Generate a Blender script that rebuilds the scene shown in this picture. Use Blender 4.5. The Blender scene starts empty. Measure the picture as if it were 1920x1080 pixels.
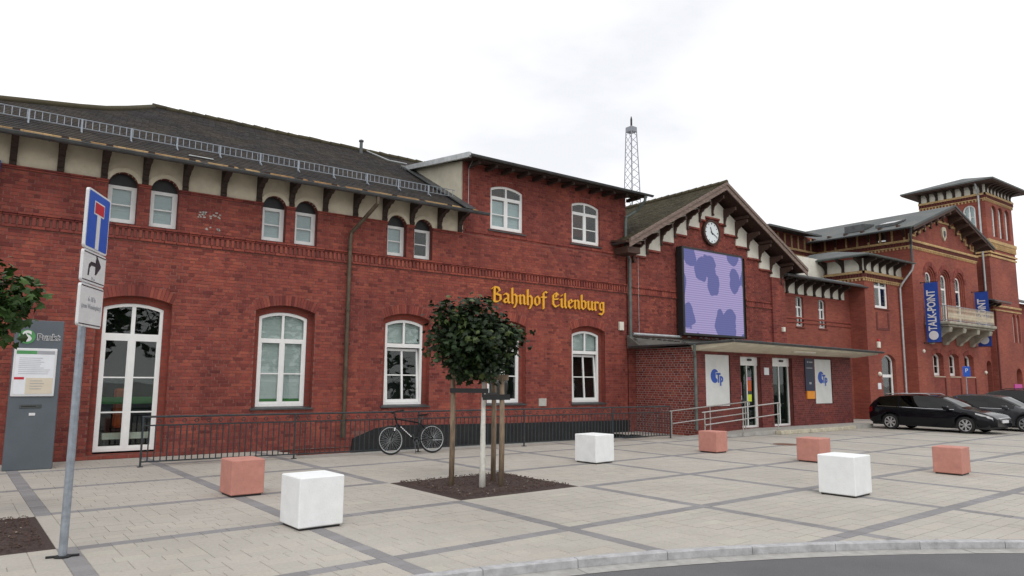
import bpy, math, random
from mathutils import Vector, Matrix
random.seed(7)
R = math.radians
SC = bpy.context.scene
COL = SC.collection
# ---------------------------------------------------------------- camera
CAMZ = 1.75
def cam_axes(yaw, pitch, roll):
    F = Vector((math.sin(yaw)*math.cos(pitch), math.cos(yaw)*math.cos(pitch), math.sin(pitch)))
    r = Vector((math.cos(yaw), -math.sin(yaw), 0)); u = r.cross(F)
    return r*math.cos(roll)+u*math.sin(roll), u*math.cos(roll)-r*math.sin(roll), F
cr, cu, cf = cam_axes(R(36.4), R(7.35), R(0.41))
cd = bpy.data.cameras.new('camera'); cam = bpy.data.objects.new('camera', cd); COL.objects.link(cam)
cd.sensor_width = 36; cd.lens = 25.0; cd.clip_start = .1; cd.clip_end = 2000
cam.matrix_world = Matrix(((cr.x, cu.x, -cf.x, 0), (cr.y, cu.y, -cf.y, 0), (cr.z, cu.z, -cf.z, CAMZ), (0, 0, 0, 1)))
SC.camera = cam
# ---------------------------------------------------------------- world: bright overcast
SUN_EL, SUN_AZ = R(50), R(205)      # azimuth: direction the light comes from, clockwise from +Y
w = bpy.data.worlds.new('World'); SC.world = w; w.use_nodes = True
nt = w.node_tree; nt.nodes.clear()
def wn(t, **k):
    n = nt.nodes.new(t)
    for a, b in k.items(): setattr(n, a, b)
    return n
sky = wn('ShaderNodeTexSky', sky_type='NISHITA', sun_disc=False, sun_elevation=SUN_EL, sun_rotation=SUN_AZ, altitude=100, air_density=1, dust_density=2)
tc = wn('ShaderNodeTexCoord'); mp = wn('ShaderNodeMapping'); mp.inputs['Scale'].default_value = (1.4, 1.4, 3.2)
noi = wn('ShaderNodeTexNoise'); noi.inputs['Scale'].default_value = 1.6; noi.inputs['Detail'].default_value = 5; noi.inputs['Roughness'].default_value = .55
rmp = wn('ShaderNodeValToRGB'); rmp.color_ramp.elements[0].position = .30; rmp.color_ramp.elements[1].position = .52
rmp.color_ramp.elements[0].color = (9.55, 9.7, 10.1, 1); rmp.color_ramp.elements[1].color = (12.2, 12.2, 12.25, 1)
mx = wn('ShaderNodeMix', data_type='RGBA'); mx.inputs['Factor'].default_value = .94
bg = wn('ShaderNodeBackground'); bg.inputs['Strength'].default_value = .1
out = wn('ShaderNodeOutputWorld')
L = nt.links.new
L(tc.outputs['Generated'], mp.inputs['Vector']); L(mp.outputs['Vector'], noi.inputs['Vector']); L(noi.outputs['Fac'], rmp.inputs['Fac'])
L(sky.outputs['Color'], mx.inputs['A']); L(rmp.outputs['Color'], mx.inputs['B']); L(mx.outputs['Result'], bg.inputs['Color']); L(bg.outputs['Background'], out.inputs['Surface'])
sd = bpy.data.lights.new('sun', 'SUN'); sd.energy = .9; sd.angle = R(25); sd.color = (1, .965, .92)
sun = bpy.data.objects.new('sun', sd); COL.objects.link(sun)
sdir = Vector((math.sin(SUN_AZ)*math.cos(SUN_EL), math.cos(SUN_AZ)*math.cos(SUN_EL), math.sin(SUN_EL)))
sun.rotation_euler = sdir.to_track_quat('Z', 'Y').to_euler(); sun.location = (0, -20, 40)
SC.view_settings.view_transform = 'Standard'; SC.view_settings.look = 'None'; SC.view_settings.exposure = 0; SC.view_settings.gamma = 1
SC.view_settings.use_curve_mapping = False
SC.render.engine = 'CYCLES'
SC.cycles.max_bounces = 7; SC.cycles.transparent_max_bounces = 12; SC.cycles.diffuse_bounces = 3; SC.cycles.glossy_bounces = 3

# ---------------------------------------------------------------- helpers
class MB:
    def __init__(s): s.v = []; s.f = []; s.a = []
    def add(s, vs, fs, rnd=None):
        o = len(s.v); s.v += [tuple(p) for p in vs]
        if rnd is None: rnd = 0.0
        for f in fs: s.f.append(tuple(i+o for i in f)); s.a.append(rnd)
    def poly(s, pts, rnd=None): s.add(pts, [tuple(range(len(pts)))], rnd)
    def box(s, x0, x1, y0, y1, z0, z1, rnd=None, back=True):
        vs = [(x0,y0,z0),(x1,y0,z0),(x1,y1,z0),(x0,y1,z0),(x0,y0,z1),(x1,y0,z1),(x1,y1,z1),(x0,y1,z1)]
        fs = [(0,1,5,4),(1,2,6,5),(3,0,4,7),(4,5,6,7),(0,3,2,1)]
        if back: fs.append((2,3,7,6))
        s.add(vs, fs, rnd)
    def bbox(s, x0, x1, y0, y1, z0, z1, b=.01, rnd=None):
        """box with chamfered edges"""
        vs = []; idx = {}
        X = (x0, x1); Y = (y0, y1); Z = (z0, z1)
        for i in (0,1):
            for j in (0,1):
                for k in (0,1):
                    sx, sy, sz = (1-2*i)*b, (1-2*j)*b, (1-2*k)*b
                    for ax in range(3):
                        p = [X[i]+sx, Y[j]+sy, Z[k]+sz]; p[ax] = (X[i], Y[j], Z[k])[ax]
                        idx[(i,j,k,ax)] = len(vs); vs.append(tuple(p))
        fs = []
        g = lambda i,j,k,a: idx[(i,j,k,a)]
        for a in range(3):
            for e in (0,1):
                q = []
                for (m,n) in ((0,0),(1,0),(1,1),(0,1)):
                    t = [0,0,0]; t[a] = e; t[(a+1)%3] = m; t[(a+2)%3] = n
                    q.append(g(*t, a))
                fs.append(tuple(q if e else q[::-1]))
        for a in range(3):
            b1, b2 = (a+1)%3, (a+2)%3
            for m in (0,1):
                for n in (0,1):
                    t0=[0,0,0]; t1=[0,0,0]; t0[a]=0; t1[a]=1; t0[b1]=t1[b1]=m; t0[b2]=t1[b2]=n
                    q = [g(*t0,b1), g(*t1,b1), g(*t1,b2), g(*t0,b2)]
                    fs.append(tuple(q if (m==n) else q[::-1]))
        for i in (0,1):
            for j in (0,1):
                for k in (0,1):
                    q = [g(i,j,k,0), g(i,j,k,1), g(i,j,k,2)]
                    fs.append(tuple(q if (i+j+k)%2 else q[::-1]))
        s.add(vs, fs, rnd)
    def prism(s, pts, d0, d1, rnd=None, axis='y', caps=(1,1)):
        """pts: 2D polygon; axis y: (x,z) extruded along y; axis x: (y,z) along x; axis z: (x,y) along z"""
        n = len(pts)
        if axis == 'y': mk = lambda p, d: (p[0], d, p[1])
        elif axis == 'x': mk = lambda p, d: (d, p[0], p[1])
        else: mk = lambda p, d: (p[0], p[1], d)
        vs = [mk(p, d0) for p in pts]+[mk(p, d1) for p in pts]
        fs = [(i, (i+1)%n, (i+1)%n+n, i+n) for i in range(n)]
        if caps[0]: fs.append(tuple(range(n))[::-1])
        if caps[1]: fs.append(tuple(range(n, 2*n)))
        s.add(vs, fs, rnd)
    def tube(s, pts, r, n=8, cap=True, rnd=None):
        pts = [Vector(p) for p in pts]; rs = r if isinstance(r, (list, tuple)) else [r]*len(pts)
        rings = []; pn = None
        for i, p in enumerate(pts):
            t = (pts[min(i+1, len(pts)-1)]-pts[max(i-1, 0)]).normalized()
            if pn is None:
                a = Vector((0,0,1)) if abs(t.z) < .9 else Vector((1,0,0)); pn = (a-t*a.dot(t)).normalized()
            else: pn = (pn-t*pn.dot(t)).normalized()
            b = t.cross(pn)
            rings.append([p+(pn*math.cos(2*math.pi*k/n)+b*math.sin(2*math.pi*k/n))*rs[i] for k in range(n)])
        vs = [q for g in rings for q in g]; fs = []
        for i in range(len(pts)-1):
            for k in range(n): fs.append((i*n+k, i*n+(k+1)%n, (i+1)*n+(k+1)%n, (i+1)*n+k))
        if cap: fs.append(tuple(range(n))[::-1]); fs.append(tuple(range((len(pts)-1)*n, len(pts)*n)))
        s.add(vs, fs, rnd)
    def torus(s, c, ax, Rr, r, n=40, m=8):
        ax = Vector(ax).normalized(); a = Vector((0,0,1)) if abs(ax.z) < .9 else Vector((1,0,0))
        e1 = (a-ax*a.dot(ax)).normalized(); e2 = ax.cross(e1); c = Vector(c); vs = []
        for i in range(n):
            d = e1*math.cos(2*math.pi*i/n)+e2*math.sin(2*math.pi*i/n)
            for j in range(m):
                th = 2*math.pi*j/m; vs.append(c+d*(Rr+r*math.cos(th))+ax*r*math.sin(th))
        s.add(vs, [(i*m+j, ((i+1)%n)*m+j, ((i+1)%n)*m+(j+1)%m, i*m+(j+1)%m) for i in range(n) for j in range(m)])
    def disc(s, c, ax, prof, n=32):
        """lathe: prof list of (radius, offset along ax)"""
        ax = Vector(ax).normalized(); a = Vector((0,0,1)) if abs(ax.z) < .9 else Vector((1,0,0))
        e1 = (a-ax*a.dot(ax)).normalized(); e2 = ax.cross(e1); c = Vector(c); vs = []
        for (r, o) in prof:
            for i in range(n): vs.append(c+ax*o+(e1*math.cos(2*math.pi*i/n)+e2*math.sin(2*math.pi*i/n))*r)
        fs = [(k*n+i, k*n+(i+1)%n, (k+1)*n+(i+1)%n, (k+1)*n+i) for k in range(len(prof)-1) for i in range(n)]
        if prof[0][0] > 1e-6: fs.append(tuple(range(n))[::-1])
        if prof[-1][0] > 1e-6: fs.append(tuple(range((len(prof)-1)*n, len(prof)*n)))
        s.add(vs, fs)
    def xf(s, M): s.v = [tuple(M @ Vector(p)) for p in s.v]; return s
    def merge(s, o):
        k = len(s.v); s.v += o.v; s.f += [tuple(i+k for i in f) for f in o.f]; s.a += o.a; return s
    def mesh(s, name, mat, smooth=False):
        me = bpy.data.meshes.new(name); me.from_pydata(s.v, [], s.f); 
        if any(s.a):
            at = me.attributes.new('rnd', 'FLOAT', 'FACE'); at.data.foreach_set('value', s.a)
        me.materials.append(M_[mat] if isinstance(mat, str) else mat)
        if smooth: me.polygons.foreach_set('use_smooth', [True]*len(s.f))
        me.update(); return me
    def build(s, name, mat, parent=None, T=None, smooth=False, kind=None):
        if T is not None: s.xf(T)
        return link(name, s.mesh(name, mat, smooth), parent, kind)
WL = {}
def wloc(o): return WL.get(o.name, Vector((0,0,0)))
def link(name, data, parent=None, kind=None):
    o = bpy.data.objects.new(name, data); COL.objects.link(o); WL[o.name] = Vector((0,0,0))
    if parent is not None:
        o.parent = parent
        if wloc(parent).length > 0: o.matrix_parent_inverse = Matrix.Translation(-wloc(parent))
    if kind: o['kind'] = kind
    return o
def tag(o, label, cat, group=None):
    o['label'] = label; o['category'] = cat
    if group: o['group'] = group
    return o
def thing(name, loc, label, cat, group=None):
    o = bpy.data.objects.new(name, None); COL.objects.link(o); o.location = loc; WL[o.name] = Vector(loc); o.empty_display_size = .2
    return tag(o, label, cat, group)
def smooth_by_angle(o, ang=35):
    me = o.data; me.polygons.foreach_set('use_smooth', [True]*len(me.polygons))
    try: me.set_sharp_from_angle(angle=R(ang))
    except Exception: pass
def FY(D): return Matrix.Translation((0, D, 0))                 # wall facing -Y at y=D: local (u, depth, z)
def FX(X): return Matrix(((0,1,0,X),(-1,0,0,0),(0,0,1,0),(0,0,0,1)))   # wall facing -X at x=X: u=-Y

# ---------------------------------------------------------------- materials
M_ = {}
def newmat(name):
    m = bpy.data.materials.new(name); m.use_nodes = True; t = m.node_tree; t.nodes.clear()
    o = t.nodes.new('ShaderNodeOutputMaterial'); b = t.nodes.new('ShaderNodeBsdfPrincipled'); t.links.new(b.outputs[0], o.inputs[0])
    M_[name] = m
    return m, t, b, o
def N(t, typ, **k):
    n = t.nodes.new(typ)
    for a, b in k.items():
        if a in n.inputs.keys() and not hasattr(n, a): n.inputs[a].default_value = b
        else: setattr(n, a, b)
    return n
def ramp(t, stops):
    r = t.nodes.new('ShaderNodeValToRGB'); e = r.color_ramp.elements
    while len(e) < len(stops): e.new(.5)
    for i, (p, c) in enumerate(stops): e[i].position = p; e[i].color = (*c, 1)
    return r
def noise(t, vec, scale, detail=4, rough=.55):
    n = t.nodes.new('ShaderNodeTexNoise'); n.inputs['Scale'].default_value = scale; n.inputs['Detail'].default_value = detail; n.inputs['Roughness'].default_value = rough
    if vec is not None: t.links.new(vec, n.inputs['Vector'])
    return n
def pos(t):
    return t.nodes.new('ShaderNodeNewGeometry').outputs['Position']
def bump(t, b, h, strength=.3, dist=.01):
    n = t.nodes.new('ShaderNodeBump'); n.inputs['Strength'].default_value = strength; n.inputs['Distance'].default_value = dist
    t.links.new(h, n.inputs['Height']); t.links.new(n.outputs[0], b.inputs['Normal'])
def mixc(t, f, a, b, mode='MIX'):
    m = t.nodes.new('ShaderNodeMix'); m.data_type = 'RGBA'; m.blend_type = mode
    for s, v in (('Factor', f), ('A', a), ('B', b)):
        if isinstance(v, (int, float)): m.inputs[s].default_value = v if s == 'Factor' else (v,v,v,1)
        elif isinstance(v, tuple): m.inputs[s].default_value = (*v, 1)
        else: t.links.new(v, m.inputs[s])
    return m.outputs['Result']
def math_(t, op, a, b=None):
    m = t.nodes.new('ShaderNodeMath'); m.operation = op
    for i, v in enumerate((a, b)):
        if v is None: continue
        if isinstance(v, (int, float)): m.inputs[i].default_value = v
        else: t.links.new(v, m.inputs[i])
    return m.outputs[0]
def plain(name, col, rough=.6, metal=0, var=.18, scale=6, bmp=.15, spec=.5, coords='pos', stretch=None, dirt=None, coat=0):
    """plain colour with noise-driven variation, wear and fine relief"""
    m, t, b, o = newmat(name)
    if coords == 'pos': v = pos(t)
    else: v = t.nodes.new('ShaderNodeTexCoord').outputs['Object']
    if stretch:
        mp = t.nodes.new('ShaderNodeMapping'); mp.inputs['Scale'].default_value = stretch; t.links.new(v, mp.inputs['Vector']); v = mp.outputs[0]
    n1 = noise(t, v, scale, 5, .6); n2 = noise(t, v, scale*7, 3, .6)
    lo = tuple(c*(1-var) for c in col); hi = tuple(min(1, c*(1+var)) for c in col)
    r = ramp(t, [(.3, lo), (.7, hi)]); t.links.new(n1.outputs['Fac'], r.inputs['Fac'])
    c = r.outputs['Color']
    if dirt:
        rr = ramp(t, [(.5, (0,0,0)), (.72, (1,1,1))]); n3 = noise(t, v, scale*.6, 6, .65); t.links.new(n3.outputs['Fac'], rr.inputs['Fac'])
        c = mixc(t, math_(t, 'MULTIPLY', rr.outputs['Color'], .6), c, dirt)
    t.links.new(c, b.inputs['Base Color'])
    b.inputs['Metallic'].default_value = metal; b.inputs['Specular IOR Level'].default_value = spec
    rg = math_(t, 'ADD', math_(t, 'MULTIPLY', math_(t, 'SUBTRACT', n2.outputs['Fac'], .5), .25), rough); t.links.new(rg, b.inputs['Roughness'])
    if coat: b.inputs['Coat Weight'].default_value = coat; b.inputs['Coat Roughness'].default_value = .06
    if bmp: bump(t, b, n2.outputs['Fac'], bmp, .01)
    return m
def rnd01(t):
    a = t.nodes.new('ShaderNodeAttribute'); a.attribute_name = 'rnd'; oi = t.nodes.new('ShaderNodeObjectInfo')
    return math_(t, 'FRACT', math_(t, 'ADD', a.outputs['Fac'], oi.outputs['Random']))
def wall_uv(t):
    """running coordinate along a wall, height"""
    g = t.nodes.new('ShaderNodeNewGeometry'); p = t.nodes.new('ShaderNodeSeparateXYZ'); t.links.new(g.outputs['Position'], p.inputs[0])
    n = t.nodes.new('ShaderNodeSeparateXYZ'); t.links.new(g.outputs['True Normal'], n.inputs[0])
    f = math_(t, 'GREATER_THAN', math_(t, 'ABSOLUTE', n.outputs['X']), .6)
    u = math_(t, 'ADD', math_(t, 'MULTIPLY', p.outputs['Y'], f), math_(t, 'MULTIPLY', p.outputs['X'], math_(t, 'SUBTRACT', 1.0, f)))
    c = t.nodes.new('ShaderNodeCombineXYZ'); t.links.new(u, c.inputs[0]); t.links.new(p.outputs['Z'], c.inputs[1])
    return c.outputs[0], g.outputs['Position'], p
BR = [(0, (.15,.040,.037)), (.12, (.22,.056,.047)), (.45, (.268,.069,.055)), (.72, (.31,.082,.061)), (.92, (.345,.10,.07)), (1, (.21,.062,.056))]
# single-brick material (bricks built as geometry)
m, t, b, o = newmat('brick')
rv = rnd01(t); rp = ramp(t, BR); t.links.new(rv, rp.inputs['Fac'])
P = pos(t); n1 = noise(t, P, 22, 4, .65); n0 = noise(t, P, .55, 5, .62); n3 = noise(t, P, 3.2, 5, .7)
c = mixc(t, math_(t, 'MULTIPLY', n1.outputs['Fac'], .30), rp.outputs['Color'], (.15,.036,.03), 'MIX')
r0 = ramp(t, [(.34, (.82,.80,.86)), (.66, (1.16,1.14,1.04))]); t.links.new(n0.outputs['Fac'], r0.inputs['Fac']); c = mixc(t, 1.0, c, r0.outputs['Color'], 'MULTIPLY')
r3 = ramp(t, [(.70, (0,0,0)), (.86, (1,1,1))]); t.links.new(n3.outputs['Fac'], r3.inputs['Fac']); c = mixc(t, math_(t, 'MULTIPLY', r3.outputs['Color'], .25), c, (.40,.24,.19))
mps = t.nodes.new('ShaderNodeMapping'); mps.inputs['Scale'].default_value = (2.4,2.4,.32); t.links.new(P, mps.inputs[0]); ns = noise(t, mps.outputs[0], 1.0, 5, .65)
rs_ = ramp(t, [(.40, (.74,.74,.77)), (.56, (1.02,1.02,1.02))]); t.links.new(ns.outputs['Fac'], rs_.inputs['Fac']); c = mixc(t, .8, c, rs_.outputs['Color'], 'MULTIPLY')
t.links.new(c, b.inputs['Base Color']); b.inputs['Roughness'].default_value = .86; b.inputs['Specular IOR Level'].default_value = .22; bump(t, b, n1.outputs['Fac'], .5, .006)
m, t, b, o = newmat('brick_clinker'); rv = rnd01(t); rp = ramp(t, [(0, (.11,.028,.028)), (.5, (.165,.040,.036)), (.9, (.21,.052,.042)), (1, (.13,.04,.04))]); t.links.new(rv, rp.inputs['Fac'])
P = pos(t); n1 = noise(t, P, 20, 4, .65); n0 = noise(t, P, .8, 5, .6); r0 = ramp(t, [(.35, (.82,.80,.84)), (.65, (1.15,1.1,1.05))]); t.links.new(n0.outputs['Fac'], r0.inputs['Fac'])
t.links.new(mixc(t, 1.0, rp.outputs['Color'], r0.outputs['Color'], 'MULTIPLY'), b.inputs['Base Color']); b.inputs['Roughness'].default_value = .7; b.inputs['Specular IOR Level'].default_value = .3; bump(t, b, n1.outputs['Fac'], .4, .006)
def brick_mat(name, darken=1.0, mortar=(.21,.11,.09), L_=.255, H_=.077, cols=None):
    m, t, b, o = newmat(name)
    uv, P, sp = wall_uv(t)
    bt = t.nodes.new('ShaderNodeTexBrick'); t.links.new(uv, bt.inputs['Vector'])
    bt.inputs['Scale'].default_value = 1; bt.inputs['Brick Width'].default_value = L_; bt.inputs['Row Height'].default_value = H_; bt.inputs['Mortar Size'].default_value = .006
    bt.inputs['Mortar Smooth'].default_value = .3; bt.inputs['Bias'].default_value = 0; bt.offset = .5
    cs = cols or ((.26,.062,.05), (.34,.085,.062))
    bt.inputs['Color1'].default_value = (*[x*darken for x in cs[0]], 1); bt.inputs['Color2'].default_value = (*[x*darken for x in cs[1]], 1); bt.inputs['Mortar'].default_value = (*[x*darken for x in mortar], 1)
    n0 = noise(t, P, .5, 5, .62); n1 = noise(t, P, 14, 4, .65)
    r0 = ramp(t, [(.34, (.72,.70,.72)), (.68, (1.15,1.08,1.0))]); t.links.new(n0.outputs['Fac'], r0.inputs['Fac'])
    c = mixc(t, 1.0, bt.outputs['Color'], r0.outputs['Color'], 'MULTIPLY')
    c = mixc(t, math_(t, 'MULTIPLY', n1.outputs['Fac'], .3), c, (.13*darken,.035*darken,.03*darken))
    t.links.new(c, b.inputs['Base Color']); b.inputs['Roughness'].default_value = .85; b.inputs['Specular IOR Level'].default_value = .22
    h = math_(t, 'ADD', math_(t, 'MULTIPLY', bt.outputs['Fac'], -1.0), math_(t, 'MULTIPLY', n1.outputs['Fac'], .5)); bump(t, b, h, .5, .008)
    return m
brick_mat('brick_wall', .92); brick_mat('brick_wall_villa', 1.0, (.25,.13,.10), cols=((.275,.074,.056),(.36,.106,.074)))
brick_mat('brick_yellow', 1.0, (.22,.13,.06), .25, .075, ((.58,.41,.19), (.74,.56,.30)))
plain('mortar', (.245,.105,.085), .95, var=.3, scale=5, bmp=.4, dirt=(.16,.085,.075))
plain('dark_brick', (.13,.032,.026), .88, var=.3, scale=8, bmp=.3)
plain('mid_brick', (.25,.055,.038), .86, var=.3, scale=9, bmp=.3)
plain('plaster_cream', (.63,.56,.43), .85, var=.12, scale=3, bmp=.2, dirt=(.44,.39,.30))
plain('plaster_white', (.72,.69,.60), .85, var=.08, scale=3, bmp=.2, dirt=(.52,.48,.40))
plain('soffit', (.74,.68,.54), .8, var=.12, scale=2, bmp=.1, dirt=(.42,.36,.26))
plain('cheek', (.55,.51,.40), .8, var=.10, scale=2.5, bmp=.1, dirt=(.38,.35,.28))
plain('timber_dark', (.035,.020,.014), .75, var=.4, scale=12, bmp=.5, stretch=(1,1,6))
plain('timber_brown', (.062,.030,.021), .75, var=.4, scale=12, bmp=.5, stretch=(1,1,5))
plain('bargeboard', (.20,.145,.12), .8, var=.4, scale=7, bmp=.5, stretch=(1,5,5), dirt=(.085,.052,.042))
plain('window_white', (.80,.80,.79), .38, var=.04, scale=5, bmp=.03)
plain('zinc', (.085,.092,.095), .5, metal=.35, var=.25, scale=5, bmp=.1, dirt=(.05,.05,.047))
plain('zinc_light', (.46,.48,.49), .40, metal=.4, var=.2, scale=5, bmp=.08)
plain('galv', (.30,.335,.38), .42, metal=.45, var=.2, scale=14, bmp=.08)
plain('rail_paint', (.034,.046,.053), .5, metal=.3, var=.3, scale=14, bmp=.15, dirt=(.10,.06,.045))
plain('stainless', (.58,.57,.55), .28, metal=1, var=.1, scale=12, bmp=.02)
plain('copper_green', (.12,.145,.135), .55, metal=.3, var=.25, scale=5, bmp=.1, dirt=(.07,.085,.07))
plain('brown_pipe', (.10,.075,.05), .5, metal=.4, var=.3, scale=6, bmp=.1, dirt=(.06,.05,.035))
plain('black', (.012,.012,.013), .5, var=.3, scale=8, bmp=.1)
plain('bitumen', (.011,.0115,.013), .8, var=.4, scale=4, bmp=.4, dirt=(.022,.022,.022))
plain('rubber', (.014,.014,.014), .8, var=.2, scale=20, bmp=.2)
plain('gold_letter', (.78,.38,.02), .42, var=.10, scale=8, bmp=.05)
plain('sign_blue', (.01,.085,.46), .4, var=.05, bmp=.02)
plain('sign_white', (.68,.68,.69), .4, var=.05, bmp=.02)
plain('sign_red', (.50,.015,.03), .4, var=.05, bmp=.02)
plain('sign_black', (.02,.02,.03), .45, var=.05, bmp=.02)
plain('banner_blue', (.012,.062,.36), .7, var=.15, scale=4, bmp=.1)
plain('print_white', (.72,.74,.78), .7, var=.05, bmp=0)
plain('print_grey', (.33,.34,.37), .7, var=.05, bmp=0)
plain('print_beige', (.62,.55,.44), .7, var=.05, bmp=0)
plain('logo_blue', (.015,.075,.42), .5, var=.08, bmp=0)
plain('panel_white', (.66,.67,.66), .5, var=.06, scale=2.5, bmp=.03, dirt=(.52,.53,.51))
plain('kiosk_grey', (.105,.125,.145), .45, metal=.2, var=.08, scale=3, bmp=.04)
plain('green_logo', (.07,.27,.09), .5, var=.1, bmp=0)
plain('film_green', (.03,.24,.03), .5, var=.15, scale=3, bmp=0)
plain('orange', (.62,.10,.015), .6, var=.15, bmp=0)
plain('orange_sign', (.75,.28,.02), .55, var=.08, bmp=0)
plain('yellow_poster', (.62,.70,.03), .6, var=.08, bmp=0)
plain('pink_poster', (.55,.18,.30), .6, var=.1, bmp=0)
plain('concrete', (.38,.37,.345), .85, var=.15, scale=6, bmp=.3, dirt=(.28,.26,.23))
plain('kerb_stone', (.42,.42,.43), .8, var=.2, scale=9, bmp=.5, dirt=(.20,.20,.21))
plain('gutter_stone', (.37,.36,.34), .85, var=.15, scale=9, bmp=.35, dirt=(.24,.23,.21))
plain('step_stone', (.50,.46,.36), .85, var=.2, scale=7, bmp=.35, dirt=(.33,.28,.2))
plain('balcony_stone', (.33,.31,.25), .85, var=.2, scale=4, bmp=.3, dirt=(.12,.11,.085))
plain('cube_white', (.83,.85,.855), .8, var=.04, scale=7, bmp=.4, dirt=(.75,.76,.75))
plain('cube_pink', (.52,.235,.19), .82, var=.09, scale=9, bmp=.4, dirt=(.42,.18,.145))
plain('timber_stake', (.23,.17,.115), .85, var=.35, scale=6, bmp=.4, stretch=(4,4,.8), dirt=(.10,.065,.04))
plain('trunk_white', (.62,.61,.56), .85, var=.12, scale=14, bmp=.4, dirt=(.42,.40,.35))
plain('bark', (.10,.08,.055), .9, var=.3, scale=15, bmp=.5)
plain('mast_steel', (.27,.28,.32), .55, metal=.3, var=.15, bmp=0)
plain('roof_edge', (.10,.095,.085), .7, var=.3, scale=6, bmp=.3)
plain('stone_emblem', (.55,.50,.38), .8, var=.25, scale=9, bmp=.3)
plain('blind', (.70,.73,.73), .8, var=.05, scale=3, bmp=0)
plain('blind_blue', (.68,.74,.78), .8, var=.06, scale=3, bmp=0)
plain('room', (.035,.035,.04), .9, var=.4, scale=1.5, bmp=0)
plain('room_light', (.11,.14,.135), .9, var=.3, scale=1.2, bmp=0)
plain('dark_poster', (.012,.018,.05), .5, var=.1, bmp=0)
plain('manhole', (.17,.085,.055), .7, metal=.3, var=.3, scale=12, bmp=.4)
plain('manhole_light', (.33,.32,.30), .85, var=.2, scale=12, bmp=.3)
plain('soil', (.055,.036,.031), .95, var=.4, scale=24, bmp=.8)
plain('mulch', (.075,.045,.036), .95, var=.5, scale=20, bmp=.6)
plain('pebble', (.26,.22,.18), .9, var=.4, scale=20, bmp=.2)
plain('car_black', (.004,.0045,.007), .12, var=.1, bmp=0, spec=.32)
plain('car_grey', (.045,.047,.052), .2, var=.1, bmp=0, spec=.4)
plain('car_blue', (.006,.010,.017), .17, var=.1, bmp=0, spec=.4)
plain('chrome', (.6,.6,.62), .16, metal=1, var=.05, bmp=0)
plain('alloy', (.62,.63,.65), .3, metal=.8, var=.1, bmp=0)
plain('lamp_glass', (.72,.75,.77), .12, var=.1, scale=20, bmp=.1)
plain('tail_red', (.20,.006,.008), .15, var=.1, bmp=0)
plain('plastic_black', (.015,.015,.016), .55, var=.1, bmp=.05)
plain('magenta', (.45,.02,.25), .5, var=.1, bmp=0)
plain('clock_face', (.74,.80,.82), .4, var=.03, bmp=0)
plain('render_grey', (.45,.44,.40), .85, var=.1, bmp=.1)
def glass(name, tint, f0=.045):
    m, t, b, o = newmat(name); t.nodes.remove(b)
    tr = t.nodes.new('ShaderNodeBsdfTransparent'); tr.inputs[0].default_value = (*tint, 1)
    gl = t.nodes.new('ShaderNodeBsdfGlossy'); gl.inputs['Roughness'].default_value = .012
    g = t.nodes.new('ShaderNodeNewGeometry'); dt = t.nodes.new('ShaderNodeVectorMath'); dt.operation = 'DOT_PRODUCT'; t.links.new(g.outputs['Incoming'], dt.inputs[0]); t.links.new(g.outputs['True Normal'], dt.inputs[1])
    k = math_(t, 'POWER', math_(t, 'SUBTRACT', 1.0, math_(t, 'ABSOLUTE', dt.outputs['Value'])), 5.0); fr = math_(t, 'ADD', math_(t, 'MULTIPLY', k, 1-f0), f0)
    nn = noise(t, g.outputs['Position'], .9, 2, .5); bp = t.nodes.new('ShaderNodeBump'); bp.inputs['Strength'].default_value = .05; bp.inputs['Distance'].default_value = .05; t.links.new(nn.outputs['Fac'], bp.inputs['Height']); t.links.new(bp.outputs[0], gl.inputs['Normal'])
    mx = t.nodes.new('ShaderNodeMixShader'); t.links.new(fr, mx.inputs[0]); t.links.new(tr.outputs[0], mx.inputs[1]); t.links.new(gl.outputs[0], mx.inputs[2]); t.links.new(mx.outputs[0], o.inputs[0])
    return m
glass('glass', (.82,.86,.85), .05); glass('glass_car', (.05,.06,.06), .05); glass('glass_green', (.55,.66,.62), .06); glass('glass_roof', (.5,.55,.6), .45)
# roof tiles
def tile_mat(name, c0, c1, moss, mossamt, colw=.17):
    m, t, b, o = newmat(name)
    P = pos(t); rv = rnd01(t)
    wv = t.nodes.new('ShaderNodeTexBrick'); mp = t.nodes.new('ShaderNodeMapping'); t.links.new(P, mp.inputs[0])
    uv, P2, sp = wall_uv(t)
    n0 = noise(t, P, 1.1, 6, .65); n1 = noise(t, P, 9, 4, .7); n2 = noise(t, P, 35, 3, .6)
    r1 = ramp(t, [(.3, c0), (.7, c1)]); t.links.new(n1.outputs['Fac'], r1.inputs['Fac'])
    r2 = ramp(t, [(.5-.18*mossamt, (0,0,0)), (.74-.18*mossamt, (1,1,1))]); t.links.new(n0.outputs['Fac'], r2.inputs['Fac'])
    c = mixc(t, math_(t, 'MULTIPLY', r2.outputs['Color'], .75), r1.outputs['Color'], moss)
    rr = ramp(t, [(0, (.84,.84,.84)), (1, (1.14,1.13,1.12))]); t.links.new(rv, rr.inputs['Fac']); c = mixc(t, 1.0, c, rr.outputs['Color'], 'MULTIPLY')
    t.links.new(c, b.inputs['Base Color']); b.inputs['Roughness'].default_value = .85; b.inputs['Specular IOR Level'].default_value = .3; bump(t, b, n2.outputs['Fac'], .5, .01)
tile_mat('tile_dark', (.026,.024,.024), (.040,.036,.035), (.058,.046,.034), .35)
tile_mat('tile_moss', (.032,.028,.022), (.058,.050,.035), (.085,.072,.038), 1.3)
tile_mat('tile_lichen', (.13,.065,.028), (.32,.16,.05), (.36,.26,.13), 1.0)
tile_mat('slate', (.075,.083,.085), (.12,.13,.132), (.14,.145,.14), .4)
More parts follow.
